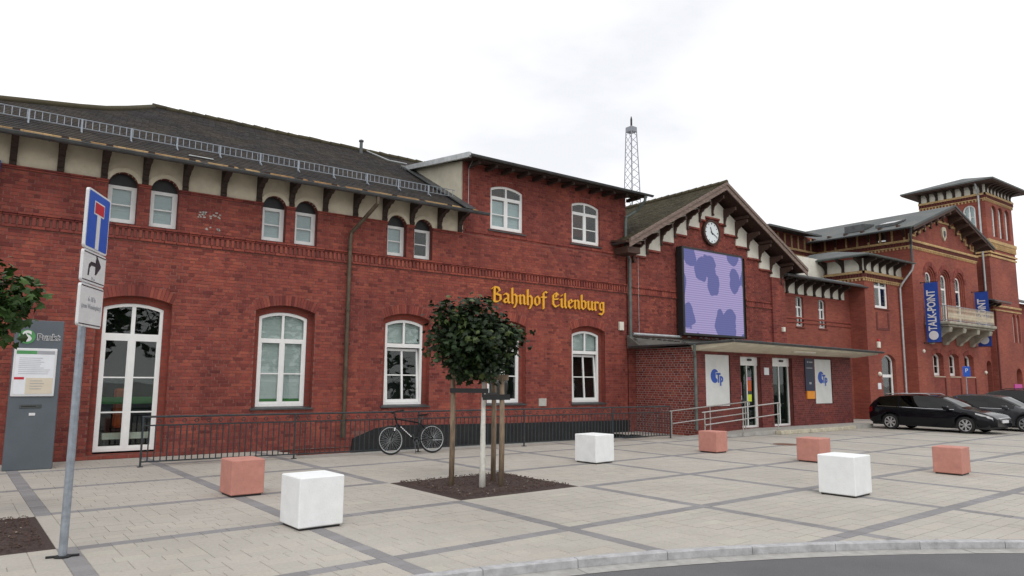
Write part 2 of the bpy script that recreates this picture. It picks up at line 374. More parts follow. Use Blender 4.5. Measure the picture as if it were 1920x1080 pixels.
# paving
def paver_mat(name, stops, stain=(.30,.28,.25)):
    m, t, b, o = newmat(name); rv = rnd01(t); rp = ramp(t, stops); t.links.new(rv, rp.inputs['Fac'])
    P = pos(t); n0 = noise(t, P, .45, 6, .62); n1 = noise(t, P, 30, 4, .7); n2 = noise(t, P, 4, 5, .7)
    r0 = ramp(t, [(.34, (.91,.90,.89)), (.66, (1.06,1.055,1.05))]); t.links.new(n0.outputs['Fac'], r0.inputs['Fac'])
    c = mixc(t, 1.0, rp.outputs['Color'], r0.outputs['Color'], 'MULTIPLY')
    r2 = ramp(t, [(.58, (0,0,0)), (.8, (1,1,1))]); t.links.new(n2.outputs['Fac'], r2.inputs['Fac']); c = mixc(t, math_(t, 'MULTIPLY', r2.outputs['Color'], .22), c, stain)
    n4 = noise(t, P, 11, 2, .5); r4 = ramp(t, [(.70, (1,1,1)), (.76, (.80,.79,.78))]); t.links.new(n4.outputs['Fac'], r4.inputs['Fac']); c = mixc(t, 1.0, c, r4.outputs['Color'], 'MULTIPLY')
    r1 = ramp(t, [(.3, (.90,.90,.90)), (.7, (1.08,1.08,1.08))]); t.links.new(n1.outputs['Fac'], r1.inputs['Fac']); c = mixc(t, 1.0, c, r1.outputs['Color'], 'MULTIPLY')
    t.links.new(c, b.inputs['Base Color']); b.inputs['Roughness'].default_value = .82; b.inputs['Specular IOR Level'].default_value = .3; bump(t, b, n1.outputs['Fac'], .25, .004)
paver_mat('paver_cream', [(0, (.41,.387,.35)), (.35, (.42,.398,.36)), (.7, (.43,.405,.367)), (.92, (.442,.412,.37)), (1, (.45,.43,.375))])
paver_mat('paver_grey', [(0, (.22,.215,.22)), (.5, (.245,.24,.247)), (1, (.27,.265,.272))], (.15,.15,.15))
plain('joint', (.33,.31,.28), .95, var=.25, scale=8, bmp=.5, dirt=(.20,.18,.15))
m, t, b, o = newmat('asphalt'); P = pos(t); n1 = noise(t, P, 120, 3, .7); n0 = noise(t, P, .6, 6, .6); v1 = t.nodes.new('ShaderNodeTexVoronoi'); v1.inputs['Scale'].default_value = 90; t.links.new(P, v1.inputs['Vector'])
r1 = ramp(t, [(.25, (.085,.085,.09)), (.75, (.145,.143,.15))]); t.links.new(n1.outputs['Fac'], r1.inputs['Fac']); r0 = ramp(t, [(.35, (.86,.86,.88)), (.65, (1.1,1.1,1.1))]); t.links.new(n0.outputs['Fac'], r0.inputs['Fac'])
t.links.new(mixc(t, 1.0, r1.outputs['Color'], r0.outputs['Color'], 'MULTIPLY'), b.inputs['Base Color']); b.inputs['Roughness'].default_value = .8; bump(t, b, v1.outputs['Distance'], .5, .006)
# leaves
def leaf_mat(name, stops):
    m, t, b, o = newmat(name); rv = rnd01(t); rp = ramp(t, stops); t.links.new(rv, rp.inputs['Fac']); t.links.new(rp.outputs['Color'], b.inputs['Base Color'])
    b.inputs['Roughness'].default_value = .5; b.inputs['Specular IOR Level'].default_value = .25
leaf_mat('leaf', [(0, (.008,.016,.006)), (.5, (.017,.034,.010)), (.85, (.034,.062,.017)), (1, (.075,.10,.028))])
leaf_mat('leaf_bright', [(0, (.02,.04,.01)), (.5, (.035,.075,.017)), (.85, (.06,.115,.024)), (1, (.10,.15,.035))])
# LED screen
m, t, b, o = newmat('led'); t.nodes.remove(b); P = pos(t); em = t.nodes.new('ShaderNodeEmission'); t.links.new(em.outputs[0], o.inputs[0])
n0 = noise(t, P, 2.2, 1.0, .4); vv = t.nodes.new('ShaderNodeVectorMath'); vv.operation = 'MULTIPLY_ADD'; t.links.new(n0.outputs['Color'], vv.inputs[0]); vv.inputs[1].default_value = (.35,.35,.5); t.links.new(P, vv.inputs[2])
s2 = t.nodes.new('ShaderNodeSeparateXYZ'); t.links.new(vv.outputs[0], s2.inputs[0]); mpv = t.nodes.new('ShaderNodeCombineXYZ'); t.links.new(math_(t, 'MULTIPLY', s2.outputs['X'], 1.0), mpv.inputs[0]); t.links.new(math_(t, 'MULTIPLY', s2.outputs['Z'], .78), mpv.inputs[1])
vo = t.nodes.new('ShaderNodeTexVoronoi'); vo.voronoi_dimensions = '2D'; vo.inputs['Scale'].default_value = 1.0; vo.inputs['Randomness'].default_value = .95; t.links.new(mpv.outputs[0], vo.inputs['Vector'])
r0 = ramp(t, [(.37, (.125,.135,.30)), (.385, (.36,.31,.51))]); t.links.new(vo.outputs['Distance'], r0.inputs['Fac'])
sp = t.nodes.new('ShaderNodeSeparateXYZ'); t.links.new(P, sp.inputs[0]); st = math_(t, 'SINE', math_(t, 'MULTIPLY', sp.outputs['Z'], 2*math.pi/.085))
c = mixc(t, math_(t, 'ADD', math_(t, 'MULTIPLY', st, .22), .24), r0.outputs['Color'], (.10,.09,.24)); t.links.new(c, em.inputs[0]); em.inputs[1].default_value = 1.15
# ================================================================ GROUND
g = MB(); g.box(-300, 400, -300, 500, -.7, -.16); o = g.build('ground', 'concrete'); o['kind'] = 'structure'
CX, CY, CR = 1.19, -8.09, 14.14           # turning circle the photographer stands in
def ring(mb, r0, r1, z0, z1, a0, a1, n):
    for i in range(n):
        A, B = a0+(a1-a0)*i/n, a0+(a1-a0)*(i+1)/n
        mb.poly([(CX+r0*math.cos(A), CY+r0*math.sin(A), z0), (CX+r1*math.cos(A), CY+r1*math.sin(A), z1), (CX+r1*math.cos(B), CY+r1*math.sin(B), z1), (CX+r0*math.cos(B), CY+r0*math.sin(B), z0)][::-1])
g = MB(); ring(g, 0.01, CR-.345, -.074, -.074, 0, 2*math.pi, 120); o = g.build('road', 'asphalt'); o['kind'] = 'structure'
kerb = MB(); ring(kerb, CR-.5, CR+.01, -.100, -.100, 0, 2*math.pi, 160); kerb = kerb.build('kerb', 'joint'); kerb['kind'] = 'structure'
rk = random.Random(3)
a = R(2)
while a < R(178):
    da = (1.0+rk.uniform(-.02,.02))/CR; n = 5; rz = rk.random()
    zt = rk.uniform(-.003,.004); mb = MB(); gp = .0035/CR
    prof = [(CR-.006, -.07), (CR-.006, .001+zt), (CR-.095, .001+zt), (CR-.105, -.008+zt), (CR-.110, -.11)]
    vs = []; 
    for i in range(n+1):
        A = a+gp+(da-2*gp)*i/n
        for (r, z) in prof: vs.append((CX+r*math.cos(A), CY+r*math.sin(A), z))
    k = len(prof); fs = [(i*k+j, (i+1)*k+j, (i+1)*k+j+1, i*k+j+1) for i in range(n) for j in range(k-1)]+[tuple(range(k)), tuple(range(n*k, n*k+k))[::-1]]
    mb.add(vs, fs, rz); mb.build('kerbstone', 'kerb_stone', kerb); a += da
a = R(2)
while a < R(178):
    da = (1.5+rk.uniform(-.02,.02))/CR; n = 5; mb = MB(); gp = .003/CR; zt = rk.uniform(-.002,.002)
    ring(mb, CR-.35, CR-.115, -.070+zt, -.076+zt, a+gp, a+da-gp, n); mb.build('gutter_slab', 'gutter_stone', kerb); a += da
# plaza sheet with the turning circle and the light well left open
WELL = (5.9, 17.35, 15.72, 17.66)
g = MB(); XS = [-60+i*1.0 for i in range(45)]+[-15+.25*i for i in range(125)]+[16.25+i*.6 for i in range(3)]+[17.35]+[18+i*2.0 for i in range(40)]
XS = sorted(set(XS+[5.9, CX-CR, CX+CR]))
def ylow(x): 
    d = CR*CR-(x-CX)**2
    return CY+math.sqrt(d) if d > 0 else CY
for x0, x1 in zip(XS[:-1], XS[1:]):
    inw = x0 >= WELL[0]-1e-6 and x1 <= WELL[1]+1e-6
    if inw: g.poly([(x0,ylow(x0),-.006),(x1,ylow(x1),-.006),(x1,WELL[2],-.006),(x0,WELL[2],-.006)]); g.poly([(x0,WELL[3],-.006),(x1,WELL[3],-.006),(x1,60,-.006),(x0,60,-.006)])
    else: g.poly([(x0,ylow(x0),-.006),(x1,ylow(x1),-.006),(x1,60,-.006),(x0,60,-.006)])
plaza = g.build('plaza', 'joint'); plaza['kind'] = 'structure'
# light well shaft
g = MB(); x0,x1,y0,y1 = WELL
g.poly([(x0,y0,-.006),(x0,y1,-.006),(x0,y1,-1.2),(x0,y0,-1.2)]); g.poly([(x0,y0,-1.2),(x1,y0,-1.2),(x1,y0,-.006),(x0,y0,-.006)]); g.poly([(x1,y0,-.006),(x1,y0,-1.2),(x1,y1,-1.2),(x1,y1,-.006)]); g.poly([(x0,y0,-1.2),(x0,y1,-1.2),(x1,y1,-1.2),(x1,y0,-1.2)])
o = g.build('light_well', 'bitumen'); o['kind'] = 'structure'
# paving grid: dark strips and cream stones
PA = R(2.0); PO = (5.67, 8.9); ca, sa = math.cos(PA), math.sin(PA)
def pw(u, v): return (PO[0]+u*ca-v*sa, PO[1]+u*sa+v*ca)
UL = [-12.1,-9.7,-7.26,-4.83,-2.40,0,2.56,5.25,7.65]+[7.65+2.5*i for i in range(1,19)]
VL = [-13.5,-11.2,-8.95,-6.7,-4.45,-2.28,.03,2.36,4.85,7.3,9.6]
SW = .09
rp = random.Random(11)
PAV = []      # (u0,u1,v0,v1,kind,rnd)
def visible(x, y): return -2.6 < x < 52 and y > .27*x-.9 and y > 2.2
def split(a, b, lens):
    out = []; p = a
    while b-p > 1e-3:
        l = rp.choice(lens)
        if b-p-l < .12: l = b-p
        out.append((p, p+l)); p += l
    return out
PITS = {(5, 6): 'tree', (2, 6): 'left'}      # cell index (i,j) of the planting beds
def pit_adj_u(i, j): return (i, j) in PITS or (i-1, j) in PITS     # strip at UL[i] beside cells row j
def pit_adj_v(i, j): return (i, j) in PITS or (i, j-1) in PITS
for i in range(len(UL)-1):
    for j in range(len(VL)-1):
        u0, u1, v0, v1 = UL[i]+SW, UL[i+1]-SW, VL[j]+SW, VL[j+1]-SW
        cx, cy = pw((u0+u1)/2, (v0+v1)/2)
        if not visible(cx+1.3, cy+1.6) and not visible(cx-1.3, cy+1.3): continue
        if (i, j) not in PITS:
            n = max(1, round((v1-v0)/.2)); h = (v1-v0)/n
            for r in range(n):
                for (a, b_) in split(u0, u1, (.2, .3, .3, .4)): PAV.append((a, b_, v0+r*h, v0+(r+1)*h, 'c'))
        k = 'c' if pit_adj_u(i, j) else 'g'
        for (a, b_) in split(VL[j]+SW, VL[j+1]-SW, (.2,) if k == 'g' else (1.0,)): PAV.append((UL[i]-SW, UL[i]+SW, a, b_, k))
        k = 'c' if pit_adj_v(i, j) else 'g'
        for (a, b_) in split(UL[i]+SW, UL[i+1]-SW, (.3,) if k == 'g' else (1.0,)): PAV.append((a, b_, VL[j]-SW, VL[j]+SW, k))
        PAV.append((UL[i]-SW, UL[i]+SW, VL[j]-SW, VL[j]+SW, 'g'))
def clip_circle(pts):
    # keep what lies outside the kerb circle (local tangent)
    mx_ = sum(p[0] for p in pts)/len(pts)-CX; my_ = sum(p[1] for p in pts)/len(pts)-CY; d = math.hypot(mx_, my_)
    if d > CR+1.0: return pts
    nx, ny = mx_/d, my_/d; lim = CR+.004
    out = []
    for a, b_ in zip(pts, pts[1:]+pts[:1]):
        da = (a[0]-CX)*nx+(a[1]-CY)*ny-lim; db = (b_[0]-CX)*nx+(b_[1]-CY)*ny-lim
        if da >= 0: out.append(a)
        if (da >= 0) != (db >= 0):
            s = da/(da-db); out.append((a[0]+(b_[0]-a[0])*s, a[1]+(b_[1]-a[1])*s))
    return out
def clip_y(pts, ymax):
    out = []
    for a, b_ in zip(pts, pts[1:]+pts[:1]):
        da, db = ymax-a[1], ymax-b_[1]
        if da >= 0: out.append(a)
        if (da >= 0) != (db >= 0):
            s = da/(da-db); out.append((a[0]+(b_[0]-a[0])*s, a[1]+(b_[1]-a[1])*s))
    return out
full = []; stuff = {'c': MB(), 'g': MB()}
GJ = .0032
for (u0, u1, v0, v1, k) in PAV:
    cx, cy = pw((u0+u1)/2, (v0+v1)/2)
    if not visible(cx, cy) or cy > 17.9 or math.hypot(cx-CX, cy-CY) < CR-.3: continue
    if WELL[0] < cx < WELL[1] and cy > WELL[2]: continue
    if cx > 37.9 and cy > 17: continue
    if 18.5 < cx < 28 and cy > 15.3: continue
    pts = [pw(u0+GJ, v0+GJ), pw(u1-GJ, v0+GJ), pw(u1-GJ, v1-GJ), pw(u0+GJ, v1-GJ)]
    dz = rp.uniform(-.0012, .0012); rv = rp.random()
    ym = WELL[2]-.01 if WELL[0] < cx < WELL[1] else 17.62
    cl = clip_y(clip_circle(pts), ym)
    if len(cl) < 3: continue
    whole = len(cl) == 4 and all(abs(p[0]-q[0])+abs(p[1]-q[1]) < 1e-6 for p, q in zip(cl, pts))
    full.append((math.hypot(cx, cy), whole, u0, u1, v0, v1, k, cl, dz, rv, cx, cy))
full.sort(key=lambda q: q[0])
meshes = {}; cnt = 0
for (d, whole, u0, u1, v0, v1, k, cl, dz, rv, cx, cy) in full:
    mt = 'paver_cream' if k == 'c' else 'paver_grey'
    if whole and cnt < 300 and cx > .0:
        w_, h_ = round(u1-u0, 3), round(v1-v0, 3); key = (w_, h_, k)
        if key not in meshes:
            mb = MB(); hw, hh, c_ = w_/2-GJ, h_/2-GJ, .004
            vs = [(-hw,-hh,-.03),(hw,-hh,-.03),(hw,hh,-.03),(-hw,hh,-.03),(-hw,-hh,-.003),(hw,-hh,-.003),(hw,hh,-.003),(-hw,hh,-.003),(-hw+c_,-hh+c_,0),(hw-c_,-hh+c_,0),(hw-c_,hh-c_,0),(-hw+c_,hh-c_,0)]
            mb.add(vs, [(0,1,5,4),(1,2,6,5),(2,3,7,6),(3,0,4,7),(4,5,9,8),(5,6,10,9),(6,7,11,10),(7,4,8,11),(8,9,10,11)]); meshes[key] = mb.mesh('paver', mt)
        o = link('paver', meshes[key], plaza); o.location = (cx, cy, dz); o.rotation_euler = (0, 0, PA); cnt += 1
    else:
        n = len(cl); vs = [(p[0], p[1], dz) for p in cl]+[(p[0], p[1], -.03) for p in cl]
        stuff[k].add(vs, [tuple(range(n))]+[(i, i+n, (i+1)%n+n, (i+1)%n) for i in range(n)], max(rv, .001))
stuff['c'].build('paver_field', 'paver_cream', plaza, kind='stuff'); stuff['g'].build('paver_strip_field', 'paver_grey', plaza, kind='stuff')
# planting beds
def bed(i, j, name, label):
    u0, u1, v0, v1 = UL[i]+SW, UL[i+1]-SW, VL[j]+SW, VL[j+1]-SW
    rb = random.Random(i*7+j); mb = MB(); n = 34; vs = []
    for a in range(n+1):
        for b_ in range(n+1):
            e = min(a, n-a, b_, n-b_); z = -.004+min(e, 6)*.005+rb.uniform(0, .016)*(1 if e > 1 else 0)
            x, y = pw(u0+(u1-u0)*a/n, v0+(v1-v0)*b_/n); vs.append((x, y, z))
    mb.add(vs, [(a*(n+1)+b_, (a+1)*(n+1)+b_, (a+1)*(n+1)+b_+1, a*(n+1)+b_+1) for a in range(n) for b_ in range(n)])
    c = pw((u0+u1)/2, (v0+v1)/2); t_ = thing(name, (c[0], c[1], 0), label, 'flower bed')
    mb.build('soil', 'soil', t_)
    ml = MB(); st = MB()
    for q in range(1500):
        x, y = pw(rb.uniform(u0+.09, u1-.09), rb.uniform(v0+.09, v1-.09)); s = rb.uniform(.006, .016); A = rb.uniform(0, 6.28); z = .026+rb.uniform(0,.01); tl = rb.uniform(-.6,.6)
        dx, dy = math.cos(A)*s*1.6, math.sin(A)*s*1.6; ex, ey = -math.sin(A)*s*.6, math.cos(A)*s*.6
        ml.add([(x-dx-ex,y-dy-ey,z),(x+dx-ex,y+dy-ey,z+s*tl),(x+dx+ex,y+dy+ey,z+s*tl+.004),(x-dx+ex,y-dy+ey,z+.006),(x,y,z+.014)], [(0,1,4),(1,2,4),(2,3,4),(3,0,4)], rb.uniform(.01,1))
    for q in range(60):
        x, y = pw(rb.uniform(u0+.1, u1-.1), rb.uniform(v0+.1, v1-.1)); s = rb.uniform(.006, .016)
        st.disc((x, y, .03), (rb.uniform(-.3,.3), rb.uniform(-.3,.3), 1), [(s*.6, 0), (s, s*.3), (s*.7, s*.7), (0, s*.85)], 7)
    ml.build('mulch', 'mulch', t_, kind='stuff'); st.build('pebble', 'pebble', t_, kind='stuff')
bed(5, 6, 'planting_bed', 'square brown soil bed around the staked tree in the middle of the plaza')
bed(2, 6, 'planting_bed', 'brown soil bed at the left edge beside the traffic sign pole')
# small litter specks on paving and road
rl = random.Random(5); lt = MB()
for q in range(260):
    x, y = rl.uniform(0, 22), rl.uniform(2.5, 15.2)
    if y < .3*x: continue
    z = .004 if math.hypot(x-CX, y-CY) > CR+.05 else -.070
    s = rl.uniform(.006, .02); A = rl.uniform(0, 6.28)
    lt.add([(x,y,z),(x+s*math.cos(A),y+s*math.sin(A),z+.004),(x+s*1.2*math.cos(A+.7),y+s*1.2*math.sin(A+.7),z+.002)], [(0,1,2)], rl.uniform(.01,1))
o = lt.build('leaf_litter', 'pebble', kind='stuff')
# manhole cover
t_ = thing('manhole_cover', (18.3, 11.8, 0), 'rusty round manhole cover flush in the paving before the entrance ramp', 'manhole')
g = MB(); g.disc((18.3,11.8,-.02), (0,0,1), [(.36,0),(.36,.026),(.31,.028),(0,.028)], 32); g.build('lid', 'manhole', t_)
g = MB(); g.disc((18.3,11.8,-.02), (0,0,1), [(.43,0),(.43,.024),(.362,.024)], 32); g.build('rim', 'manhole_light', t_)
# ================================================================ WALL TOOLS
def op(u0, u1, z0, zs, rise=0): return dict(u0=u0, u1=u1, z0=z0, zs=zs, rise=rise)
def arc(o):
    """circle of the arched head: centre u, centre z, radius"""
    w_ = (o['u1']-o['u0'])/2; r = max(o['rise'], 1e-4); Rr = (w_*w_+r*r)/(2*r); return (o['u0']+o['u1'])/2, o['zs']+r-Rr, Rr
def top_at(o, u):
    if o['rise'] <= 0: return o['zs']
    c, zc, Rr = arc(o); return zc+math.sqrt(max(0, Rr*Rr-(u-c)**2))
def arc_us(o, n=10):
    if o['rise'] <= 0: return [o['u0'], o['u1']]
    c, zc, Rr = arc(o); A = math.asin(min(1, (o['u1']-o['u0'])/2/Rr)); return [c+Rr*math.sin(-A+2*A*i/n) for i in range(n+1)]
def wall_sheet(mb, u0, u1, z0, ztop, ops, d=0):
    """wall front with openings; ztop: number or function of u (piecewise linear breakpoints in zb)"""
    zt = ztop if callable(ztop) else (lambda u: ztop)
    us = {u0, u1}
    for o in ops: us |= set(arc_us(o))
    if callable(ztop): us |= {p for p in getattr(ztop, 'bp', []) }
    us = sorted(x for x in us if u0-1e-9 <= x <= u1+1e-9)
    for a, b in zip(us[:-1], us[1:]):
        if b-a < 1e-7: continue
        m = (a+b)/2; bl = sorted([(o['z0'], o) for o in ops if o['u0'] < m < o['u1']], key=lambda q: q[0])
        la, lb = z0, z0
        for zz, o in bl:
            if zz > la+1e-6: mb.poly([(a,d,la),(b,d,lb),(b,d,zz),(a,d,zz)])
            la, lb = max(z0, top_at(o, a)), max(z0, top_at(o, b))
        mb.poly([(a,d,la),(b,d,lb),(b,d,zt(b)),(a,d,zt(a))])
def outline(o, n=10, inset=0, ins_b=0):
    us = arc_us(o, n); 
    if inset:
        q = dict(o); q['u0'] += inset; q['u1'] -= inset; c, zc, Rr = arc(o) if o['rise'] > 0 else (0,0,0)
        us = arc_us(q, n) if False else [q['u0']+(q['u1']-q['u0'])*i/n for i in range(n+1)]
        if o['rise'] > 0: top = [(u, zc+math.sqrt(max(0, (Rr-inset)**2-(u-c)**2))) for u in us]
        else: us = [q['u0'], q['u1']]; top = [(u, o['zs']-inset) for u in us]
    else: top = [(u, top_at(o, u)) for u in us]
    zb = o['z0']+ins_b
    return [(top[-1][0], zb)]+top[::-1]+[(top[0][0], zb)] if False else [(top[0][0], zb), (top[-1][0], zb)]+top[::-1]
def reveal(mb, o, d0, d1):
    pts = outline(o); n = len(pts)
    for a, b in zip(pts, pts[1:]+pts[:1]): mb.poly([(a[0],d0,a[1]),(b[0],d0,b[1]),(b[0],d1,b[1]),(a[0],d1,a[1])])
def voussoirs(mb, o, th=.25, d0=-.003, d1=.12, bw=.077, rs=None):
    c, zc, Rr = arc(o); A = math.asin(min(1, (o['u1']-o['u0'])/2/Rr)); n = max(5, round(2*A*(Rr+th/2)/bw)); rs = rs or random
    for i in range(n):
        a, b = -A+2*A*i/n, -A+2*A*(i+1)/n; g = .0055/(Rr+th/2)
        a += g; b -= g; P4 = [(c+Rr*math.sin(a), zc+Rr*math.cos(a)), (c+Rr*math.sin(b), zc+Rr*math.cos(b)), (c+(Rr+th)*math.sin(b), zc+(Rr+th)*math.cos(b)), (c+(Rr+th)*math.sin(a), zc+(Rr+th)*math.cos(a))]
        mb.prism(P4, d0+rs.uniform(-.002,.002), d1, rs.uniform(.01, .99))
    return
def arch_block(o, za, zb, th):
    """blocked half-width of bricks by an opening (with its arch ring) over the course za..zb"""
    c = (o['u0']+o['u1'])/2; hw = (o['u1']-o['u0'])/2
    if zb <= o['z0']+.02: return None
    th = o.get('th', th)
    if o['rise'] <= 0: return (c, hw) if za < o['zs']-.02 else None
    cc, zc, Rr = arc(o); zm = (za+zb)/2
    if zm < o['zs']: return (c, hw)
    if zm >= zc+Rr+th: return None
    q = math.sqrt(max(0, (Rr+th)**2-(zm-zc)**2))
    if zc < o['zs']-.02: q = min(q, (zm-zc)*hw/(o['zs']-zc))
    return (c, q)
def bricks(u0, u1, z0, z1, ops, rs, th=.25, keep=None):
    """cross-bond courses cut round the openings -> (ua, ub, za, zb, whole)"""
    out = []; P_ = .077; n = int((z1-z0)/P_+1e-6)
    for k in range(n):
        za = z0+k*P_+.0055; zb = z0+(k+1)*P_-.0055
        bl = []
        for o in ops:
            q = arch_block(o, za, zb, th)
            if q: bl.append((q[0]-q[1], q[0]+q[1]))
        bl.sort()
        L_ = .25 if k % 2 == 0 else .12
        p = u0-(.0 if k % 4 == 0 else .13 if k % 4 == 2 else .065)
        while p < u1:
            L2 = L_
            if k % 2 == 1 and rs.random() < .12: L2 = .25
            segs = [(max(p, u0)+.005, min(p+L2, u1)-.005)]; p0 = p; p += L2+.01
            for (b0, b1) in bl:
                ns = []
                for (a, b) in segs:
                    if b <= b0 or a >= b1: ns.append((a, b)); continue
                    if a < b0: ns.append((a, b0))
                    if b > b1: ns.append((b1, b))
                segs = ns
            for (a, b) in segs:
                if b-a < .025: continue
                if keep and not keep((a+b)/2, za, zb): continue
                out.append((a, b, za, zb, abs(b-a-(L2-.01)) < .002))
    return out
def lay_bricks(lst, T, wall, rs, n_single=0, pick=None, mat='brick'):
    """the n_single nearest whole bricks become objects, the rest one field"""
    st = MB(); C0 = Vector((0,0,CAMZ)); idx = set()
    if n_single:
        cand = []
        for i, (a, b, za, zb, wh) in enumerate(lst):
            if not wh: continue
            p = T @ Vector(((a+b)/2, 0, (za+zb)/2))
            if pick and not pick(p): continue
            cand.append(((p-C0).length-(b-a)*4, i))
        cand.sort(); idx = {i for d, i in cand[:n_single]}
    ms = {}; rot = T.to_euler()
    for i, (a, b, za, zb, wh) in enumerate(lst):
        dd = rs.uniform(-.0022, .0022)
        if rs.random() < .012: dd += .006
        if i in idx:
            key = round(b-a, 3)
            if key not in ms:
                mb = MB(); w_ = key/2; h = (zb-za)/2; c_ = .004
                vs = [(-w_,.02,-h),(w_,.02,-h),(w_,.02,h),(-w_,.02,h),(-w_,.003,-h),(w_,.003,-h),(w_,.003,h),(-w_,.003,h),(-w_+c_,0,-h+c_),(w_-c_,0,-h+c_),(w_-c_,0,h-c_),(-w_+c_,0,h-c_)]
                mb.add(vs, [(0,1,5,4),(1,2,6,5),(2,3,7,6),(3,0,4,7),(4,5,9,8),(5,6,10,9),(6,7,11,10),(7,4,8,11),(8,9,10,11)]); ms[key] = mb.mesh('brick', mat)
            o = link('brick', ms[key], wall); o.location = T @ Vector(((a+b)/2, dd, (za+zb)/2)); o.rotation_euler = rot
        else: st.box(a, b, dd, .02, za, zb, rs.uniform(.01, .99), back=False)
    st.build('brick_field', mat, wall, T=T, kind='stuff')
# ---------------------------------------------------------------- windows
def frame_ring(mb, o, w_, d0, d1, wb=None):
    """profile ring following the (arched) opening"""
    n = 10 if o['rise'] > 0 else 1
    A = outline(o, n); B = outline(o, n, w_, wb or w_)
    for i in range(len(A)):
        a, b = A[i], A[(i+1)%len(A)]; c, d = B[(i+1)%len(B)], B[i]
        mb.add([(a[0],d0,a[1]),(b[0],d0,b[1]),(c[0],d0,c[1]),(d[0],d0,d[1]),(c[0],d1,c[1]),(d[0],d1,d[1])], [(0,1,2,3),(3,2,4,5)])
def light(parent, T, o, u0, u1, z0, z1, d, gm, name='pane'):
    """one glass pane, its head follows the arch when z1 is None"""
    if z1 is None:
        n = 6; c, zc, Rr = arc(o); ins = o.get('fr', .07)
        top = [(u0+(u1-u0)*i/n, 0) for i in range(n+1)]; top = [(u, zc+math.sqrt(max(0, (Rr-ins)**2-(u-c)**2))) for u, _ in top]
        pts = [(u0, z0), (u1, z0)]+top[::-1]
    else: pts = [(u0, z0), (u1, z0), (u1, z1), (u0, z1)]
    g = MB(); g.prism(pts, d, d+.008); g.build(name, gm, parent, T=T)
def window(bld, T, o, d=.14, fr=.075, transom=None, mull=True, bars=(), gm='glass', blind=None, blind_z=None, back='room', depth=.55, sill='zinc', sillw=.06, tilt=0, arched_glass=True, tr_h=.11, mw=.075, bar_w=.03):
    """o: frame opening (already inside the reveal). thing part: window > frame, pane, sill, blind"""
    o = dict(o); o['fr'] = fr
    wn_ = MB(); frame_ring(wn_, o, fr, d, d+.07)
    u0, u1 = o['u0']+fr, o['u1']-fr; c = (u0+u1)/2; zb = o['z0']+fr
    topz = o['zs']-fr*.2 if o['rise'] > 0 else o['zs']-fr
    zt = transom
    if zt: wn_.box(u0, u1, d+.004, d+.075, zt, zt+tr_h)
    if mull:
        if zt: wn_.box(c-mw/2*.8, c+mw/2*.8, d+.006, d+.072, zt+tr_h, top_at(o, c)-fr*.8)
        if not tilt: wn_.box(c-mw/2, c+mw/2, d+.002, d+.07, zb, zt or top_at(o, c)-fr*.8)
    zl1 = zt if zt else None
    if not tilt:
        for bz in bars: wn_.box(u0, u1, d+.012, d+.05, bz-bar_w/2, bz+bar_w/2)
        # casement profile inside the fixed frame
        for (a, b) in (((u0, c-mw/2), (c+mw/2, u1)) if mull else ((u0, u1),)):
            zz = zl1 if zl1 else o['zs']-fr
            for q in ((a, a+.03, zb, zz), (b-.03, b, zb, zz)): wn_.box(q[0], q[1], d+.010, d+.06, q[2], q[3])
            wn_.box(a, b, d+.011, d+.06, zb, zb+.045)
    win = wn_.build('window', 'window_white', bld, T=T)
    hs = [zb]+list(bars)+[zl1]
    if tilt:
        sash = MB(); zt_ = zl1; th = math.atan2(tilt, zt_-zb)
        sash.box(u0+.005, u0+.06, 0, .05, 0, zt_-zb-.02); sash.box(u1-.06, u1-.005, 0, .05, 0, zt_-zb-.02); sash.box(u0+.06, u1-.06, .001, .05, 0, .07); sash.box(u0+.06, u1-.06, .001, .05, zt_-zb-.09, zt_-zb-.02); sash.box(c-.03, c+.03, .002, .05, .07, zt_-zb-.09)
        for bz in bars: sash.box(u0+.06, u1-.06, .01, .04, bz-zb-bar_w/2, bz-zb+bar_w/2)
        Mt = T @ Matrix.Translation((0, d+.02, zb)) @ Matrix.Rotation(-th, 4, 'X')
        sh = sash.build('sash', 'window_white', win, T=Mt)
        for (a, b) in ((u0+.06, c-.03), (c+.03, u1-.06)):
            zz = [.07]+[q-zb for q in bars]+[zt_-zb-.09]
            for z0_, z1_ in zip(zz[:-1], zz[1:]): light(win, Mt, o, a, b, z0_, z1_, .02, gm)
    else:
        for (a, b) in (((u0, c-mw/2), (c+mw/2, u1)) if mull else ((u0, u1),)):
            for z0_, z1_ in zip(hs[:-1], hs[1:]):
                light(win, T, o, a, b, z0_, z1_ if (z1_ is not None or (o['rise'] > 0 and arched_glass)) else o['zs']-fr, d+.03, gm)
    if zt:
        for (a, b) in (((u0, c-mw/2*.8), (c+mw/2*.8, u1)) if mull else ((u0, u1),)):
            light(win, T, o, a, b, zt+tr_h, None if o['rise'] > 0 else o['zs']-fr, d+.03, gm)
    if back:
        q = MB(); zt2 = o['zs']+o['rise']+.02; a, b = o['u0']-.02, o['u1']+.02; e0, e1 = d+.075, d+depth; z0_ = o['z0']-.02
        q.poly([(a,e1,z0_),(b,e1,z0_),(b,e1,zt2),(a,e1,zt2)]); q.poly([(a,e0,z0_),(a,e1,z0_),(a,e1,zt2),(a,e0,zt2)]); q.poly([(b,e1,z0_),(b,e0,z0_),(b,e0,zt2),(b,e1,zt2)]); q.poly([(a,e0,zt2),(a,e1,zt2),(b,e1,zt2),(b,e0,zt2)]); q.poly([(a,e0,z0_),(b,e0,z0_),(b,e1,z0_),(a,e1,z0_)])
        q.build('interior', back, win, T=T)
